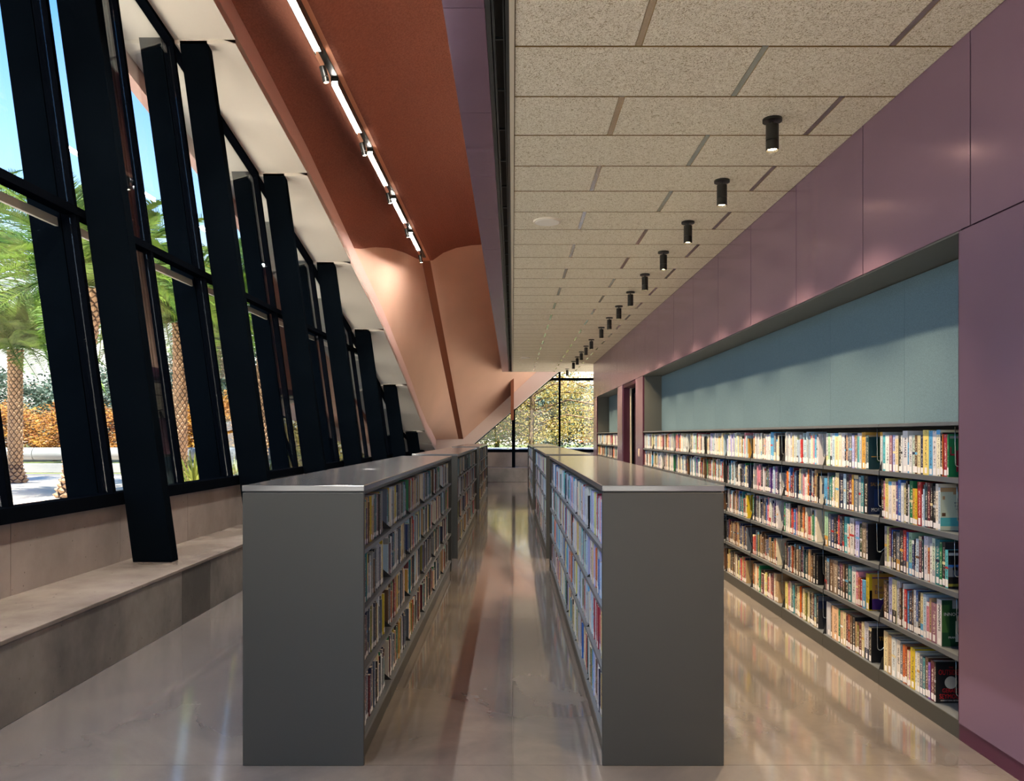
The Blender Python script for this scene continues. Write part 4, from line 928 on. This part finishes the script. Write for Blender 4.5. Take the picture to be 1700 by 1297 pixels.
def palm(x, y, h, r0, lean, nf, label, seed, fs=1.0):
    rr = random.Random(seed); root = empty('palm_tree', (x, y, -.04)); tag(root, label, 'palm tree')
    pts, rad = trunk_mesh(h, r0, lean); core = MB()
    for i in range(12): core.cyl(pts[i], pts[i+1]+Vector((0, 0, .01)), rad(i/12)*.9, rad((i+1)/12)*.9, n=14, cap=False)
    obj('trunk', core, M['palmcrack'], root)
    bt = MB(); rows = int(h/.125)
    for r_ in range(rows):
        s = (r_+.5)/rows; j = min(int(s*12), 11); c = pts[j].lerp(pts[j+1], s*12-j); R0 = rad(s)
        for k in range(8):
            a = 2*math.pi*(k+.5*(r_ % 2))/8; u = Vector((math.cos(a), math.sin(a), 0)); v = Vector((-math.sin(a), math.cos(a), 0)); w_ = R0*.33
            p0 = c+u*R0*.9; zz = Vector((0, 0, .088)); tip = c+u*(R0*1.16)
            A_, B_, C_, D_ = p0-v*w_, p0-zz*1.1, p0+v*w_, p0+zz*1.1
            T_ = tip+Vector((0, 0, .045))
            i0 = len(bt.v); bt.v += [tuple(q) for q in (A_, B_, C_, D_, T_)]
            for f in ((0, 1, 4), (1, 2, 4), (2, 3, 4), (3, 0, 4)): bt.f.append(tuple(i0+q for q in f)); bt.c.append(None); bt.k.append(0)
    o = obj('trunk_boots', bt, M['palmbark'], root); o['kind'] = 'stuff'
    top = pts[-1]
    for k in range(nf):
        az = k*2.39996+rr.uniform(-.2, .2); el = math.radians(78-92*(k/nf)**.9+rr.uniform(-7, 7))
        m_ = FR[2] if k < nf*.2 else FR[0] if k < nf*.6 else FR[1]
        f = link('frond', m_, root, top+Vector((0, 0, .05))); sc_ = fs*rr.uniform(.85, 1.1)
        f.rotation_mode = 'XYZ'; f.matrix_local = Matrix.Translation(top+Vector((0, 0, .1))) @ Matrix.Rotation(az, 4, 'Z') @ Matrix.Rotation(el, 4, 'X') @ Matrix.Rotation(rr.uniform(-.5, .5), 4, 'Y') @ Matrix.Scale(sc_, 4)
palm(-17.7, 26.8, 4.75, .225, (0, 0), 60, 'slim palm tree at far left with full patterned trunk in view', 1, 1.0)
palm(-12.0, 20.6, 5.7, .27, (.55, 0), 66, 'large near palm behind the first column, its trunk base by the window sill', 2, 1.22)
palm(-11.3, 25.6, 5.5, .225, (0, 0), 70, 'palm tree with patterned trunk seen between the first and second black columns', 3, 1.15)
palm(-16.6, 22.0, 7.4, .24, (.1, 0), 50, 'tall palm at upper left whose trunk is outside the picture', 4, 1.1)
palm(-9.4, 28.2, 6.3, .22, (.1, 0), 64, 'palm tree seen between the second and third black columns', 5, 1.15)

def tree_meshes(name, lm, n, seed, spread=(1, 1, 1), leaf=.10, nb=26, cl=.17):
    rr = random.Random(seed); tr_ = MB(); lf = MB(); ends = []
    tr_.tube([(0, 0, 0), (.01, 0, .25), (-.01, .01, .55), (0, 0, .93)], .018, 7)
    for k in range(nb):
        z0 = .22+.68*(k/nb); a = k*2.4+rr.uniform(-.4, .4); L = (.45*(1-((z0-.3)/.75)**2*.8))*rr.uniform(.7, 1.1)
        p0 = Vector((0, 0, z0)); p1 = p0+Vector((math.cos(a)*L*.55, math.sin(a)*L*.55, .07)); p2 = p0+Vector((math.cos(a)*L, math.sin(a)*L, .10*rr.uniform(-.2, 1)))
        tr_.tube([p0, p1, p2], .006, 5)
        for s in (.35, .6, .8, 1.0): ends.append((p0.lerp(p2, s)+Vector((rr.gauss(0, .03), rr.gauss(0, .03), rr.gauss(0, .03))), cl*(1.15-.4*s)))
    ends.append((Vector((0, 0, .95)), cl*.8))
    for i in range(n):
        c, q = rr.choice(ends); p = c+Vector((rr.gauss(0, q*.42), rr.gauss(0, q*.42), rr.gauss(0, q*.32)))
        u = Vector((rr.gauss(0, 1), rr.gauss(0, 1), rr.gauss(0, 1))).normalized(); v = u.orthogonal().normalized(); s = leaf*rr.uniform(.5, 1.2)
        lf.quad(p-u*s, p-v*s*.45, p+u*s, p+v*s*.45)
    return tr_.mesh('trunk', M['bark']), lf.mesh('foliage', lm)
TM = {'orange': tree_meshes('orange', M['leaf_orange'], 7000, 11, leaf=.020), 'gold': tree_meshes('gold', M['leaf_gold'], 14000, 12, leaf=.0088, nb=34, cl=.13),
      'dark': tree_meshes('dark', M['leaf_dark'], 8000, 13, leaf=.020, cl=.2), 'green': tree_meshes('green', M['leaf_green'], 7000, 14, leaf=.018)}
def tree(kind, x, y, h, wd, label, grp=None):
    root = empty('tree', (x, y, -.08)); tag(root, label, 'tree', grp); t_, l_ = TM[kind]
    a = R.uniform(0, 6.28)
    for n_, me in (('trunk', t_), ('foliage', l_)):
        o = link(n_, me, root); o.scale = (wd, wd, h); o.rotation_euler = (0, 0, a)
        if n_ == 'foliage': o['kind'] = 'stuff'
k_ = 0
for x, y, h, wd in ((-29, 37, 3.0, 5), (-25.5, 38.5, 3.4, 6), (-21.2, 37.5, 3.5, 5.5), (-17.3, 39, 3.4, 6), (-13.6, 37.6, 3.9, 5), (-10.4, 39, 4.4, 6), (-7.6, 38, 5.0, 5)):
    tree('orange', x, y, h, wd, f'orange autumn tree behind the guard rail, {ORD[k_]} from the left', 'autumn trees behind the guard rail'); k_ += 1
k_ = 0
for x, y, h, wd in ((-41, 50, 7.5, 9), (-36, 49, 6.6, 9), (-31, 51, 5.6, 8), (-26.6, 49, 6.2, 8), (-22.4, 50, 6.8, 8), (-18.8, 48, 9, 8), (-15, 50, 7.5, 8), (-11.4, 46, 10.2, 7), (-7.4, 45, 9.6, 7), (-3.6, 46, 9, 7)):
    tree('dark', x, y, h, wd, f'dark bushy tree standing far behind the autumn trees, {ORD[k_]} from the left', 'dark trees behind the guard rail'); k_ += 1
tree('gold', 1.0, 38, 7.4, 8.0, 'tall golden feathery tree filling the middle of the far pointed window', 'trees beyond the far window')
tree('gold', 5.6, 41, 5.4, 7.5, 'golden feathery tree at the right side of the far pointed window', 'trees beyond the far window')
tree('orange', 8.0, 46, 5.2, 7, 'orange tree behind the golden one at the far window right side', 'trees beyond the far window')
tree('green', -2.2, 40, 5.6, 7, 'green and yellow tree at the left corner of the pointed window', 'trees beyond the far window')
tree('dark', 2.8, 52, 5.6, 10, 'dark tree low behind the golden trees in the far window, left one', 'trees beyond the far window')
tree('dark', 8.8, 50, 5.0, 10, 'dark tree low behind the golden trees in the far window, right one', 'trees beyond the far window')
tree('gold', -1.0, 46, 5.6, 8, 'smaller golden tree behind the left half of the pointed window', 'trees beyond the far window')
def tuft_mesh():
    mb = MB(); rr = random.Random(5)
    for i in range(120):
        a = rr.uniform(0, 6.28); e_ = rr.uniform(.5, 1.45); L = rr.uniform(.5, .95); u = Vector((math.cos(a)*math.cos(e_), math.sin(a)*math.cos(e_), math.sin(e_))); v = Vector((-math.sin(a), math.cos(a), 0))*.012
        m_ = u*L*.6; tp = u*L-Vector((0, 0, .12)); mb.quad(-v, v, m_+v, m_-v); mb.quad(m_-v, m_+v, tp, tp)
    return mb.mesh('blades', M['leaf_green'])
TF = tuft_mesh()
for i, (x, y, s_) in enumerate(((-9.3, 22, 1.9), (-8.2, 22.3, 1.5), (-7.0, 21, 1.7), (-5.6, 21.5, 1.8), (-5.4, 24, 1.6), (-4.8, 27, 1.7))):
    root = empty('grass_plant', (x, y, -.04)); o = link('blades', TF, root); o.scale = (s_,)*3; o.rotation_euler = (0, 0, i)
    tag(root, f'spiky green grass plant outside the windows, {ORD[i]} from the left', 'plant', 'grass plants outside')
print('books', len(BOOKS), 'objects', len(bpy.data.objects))
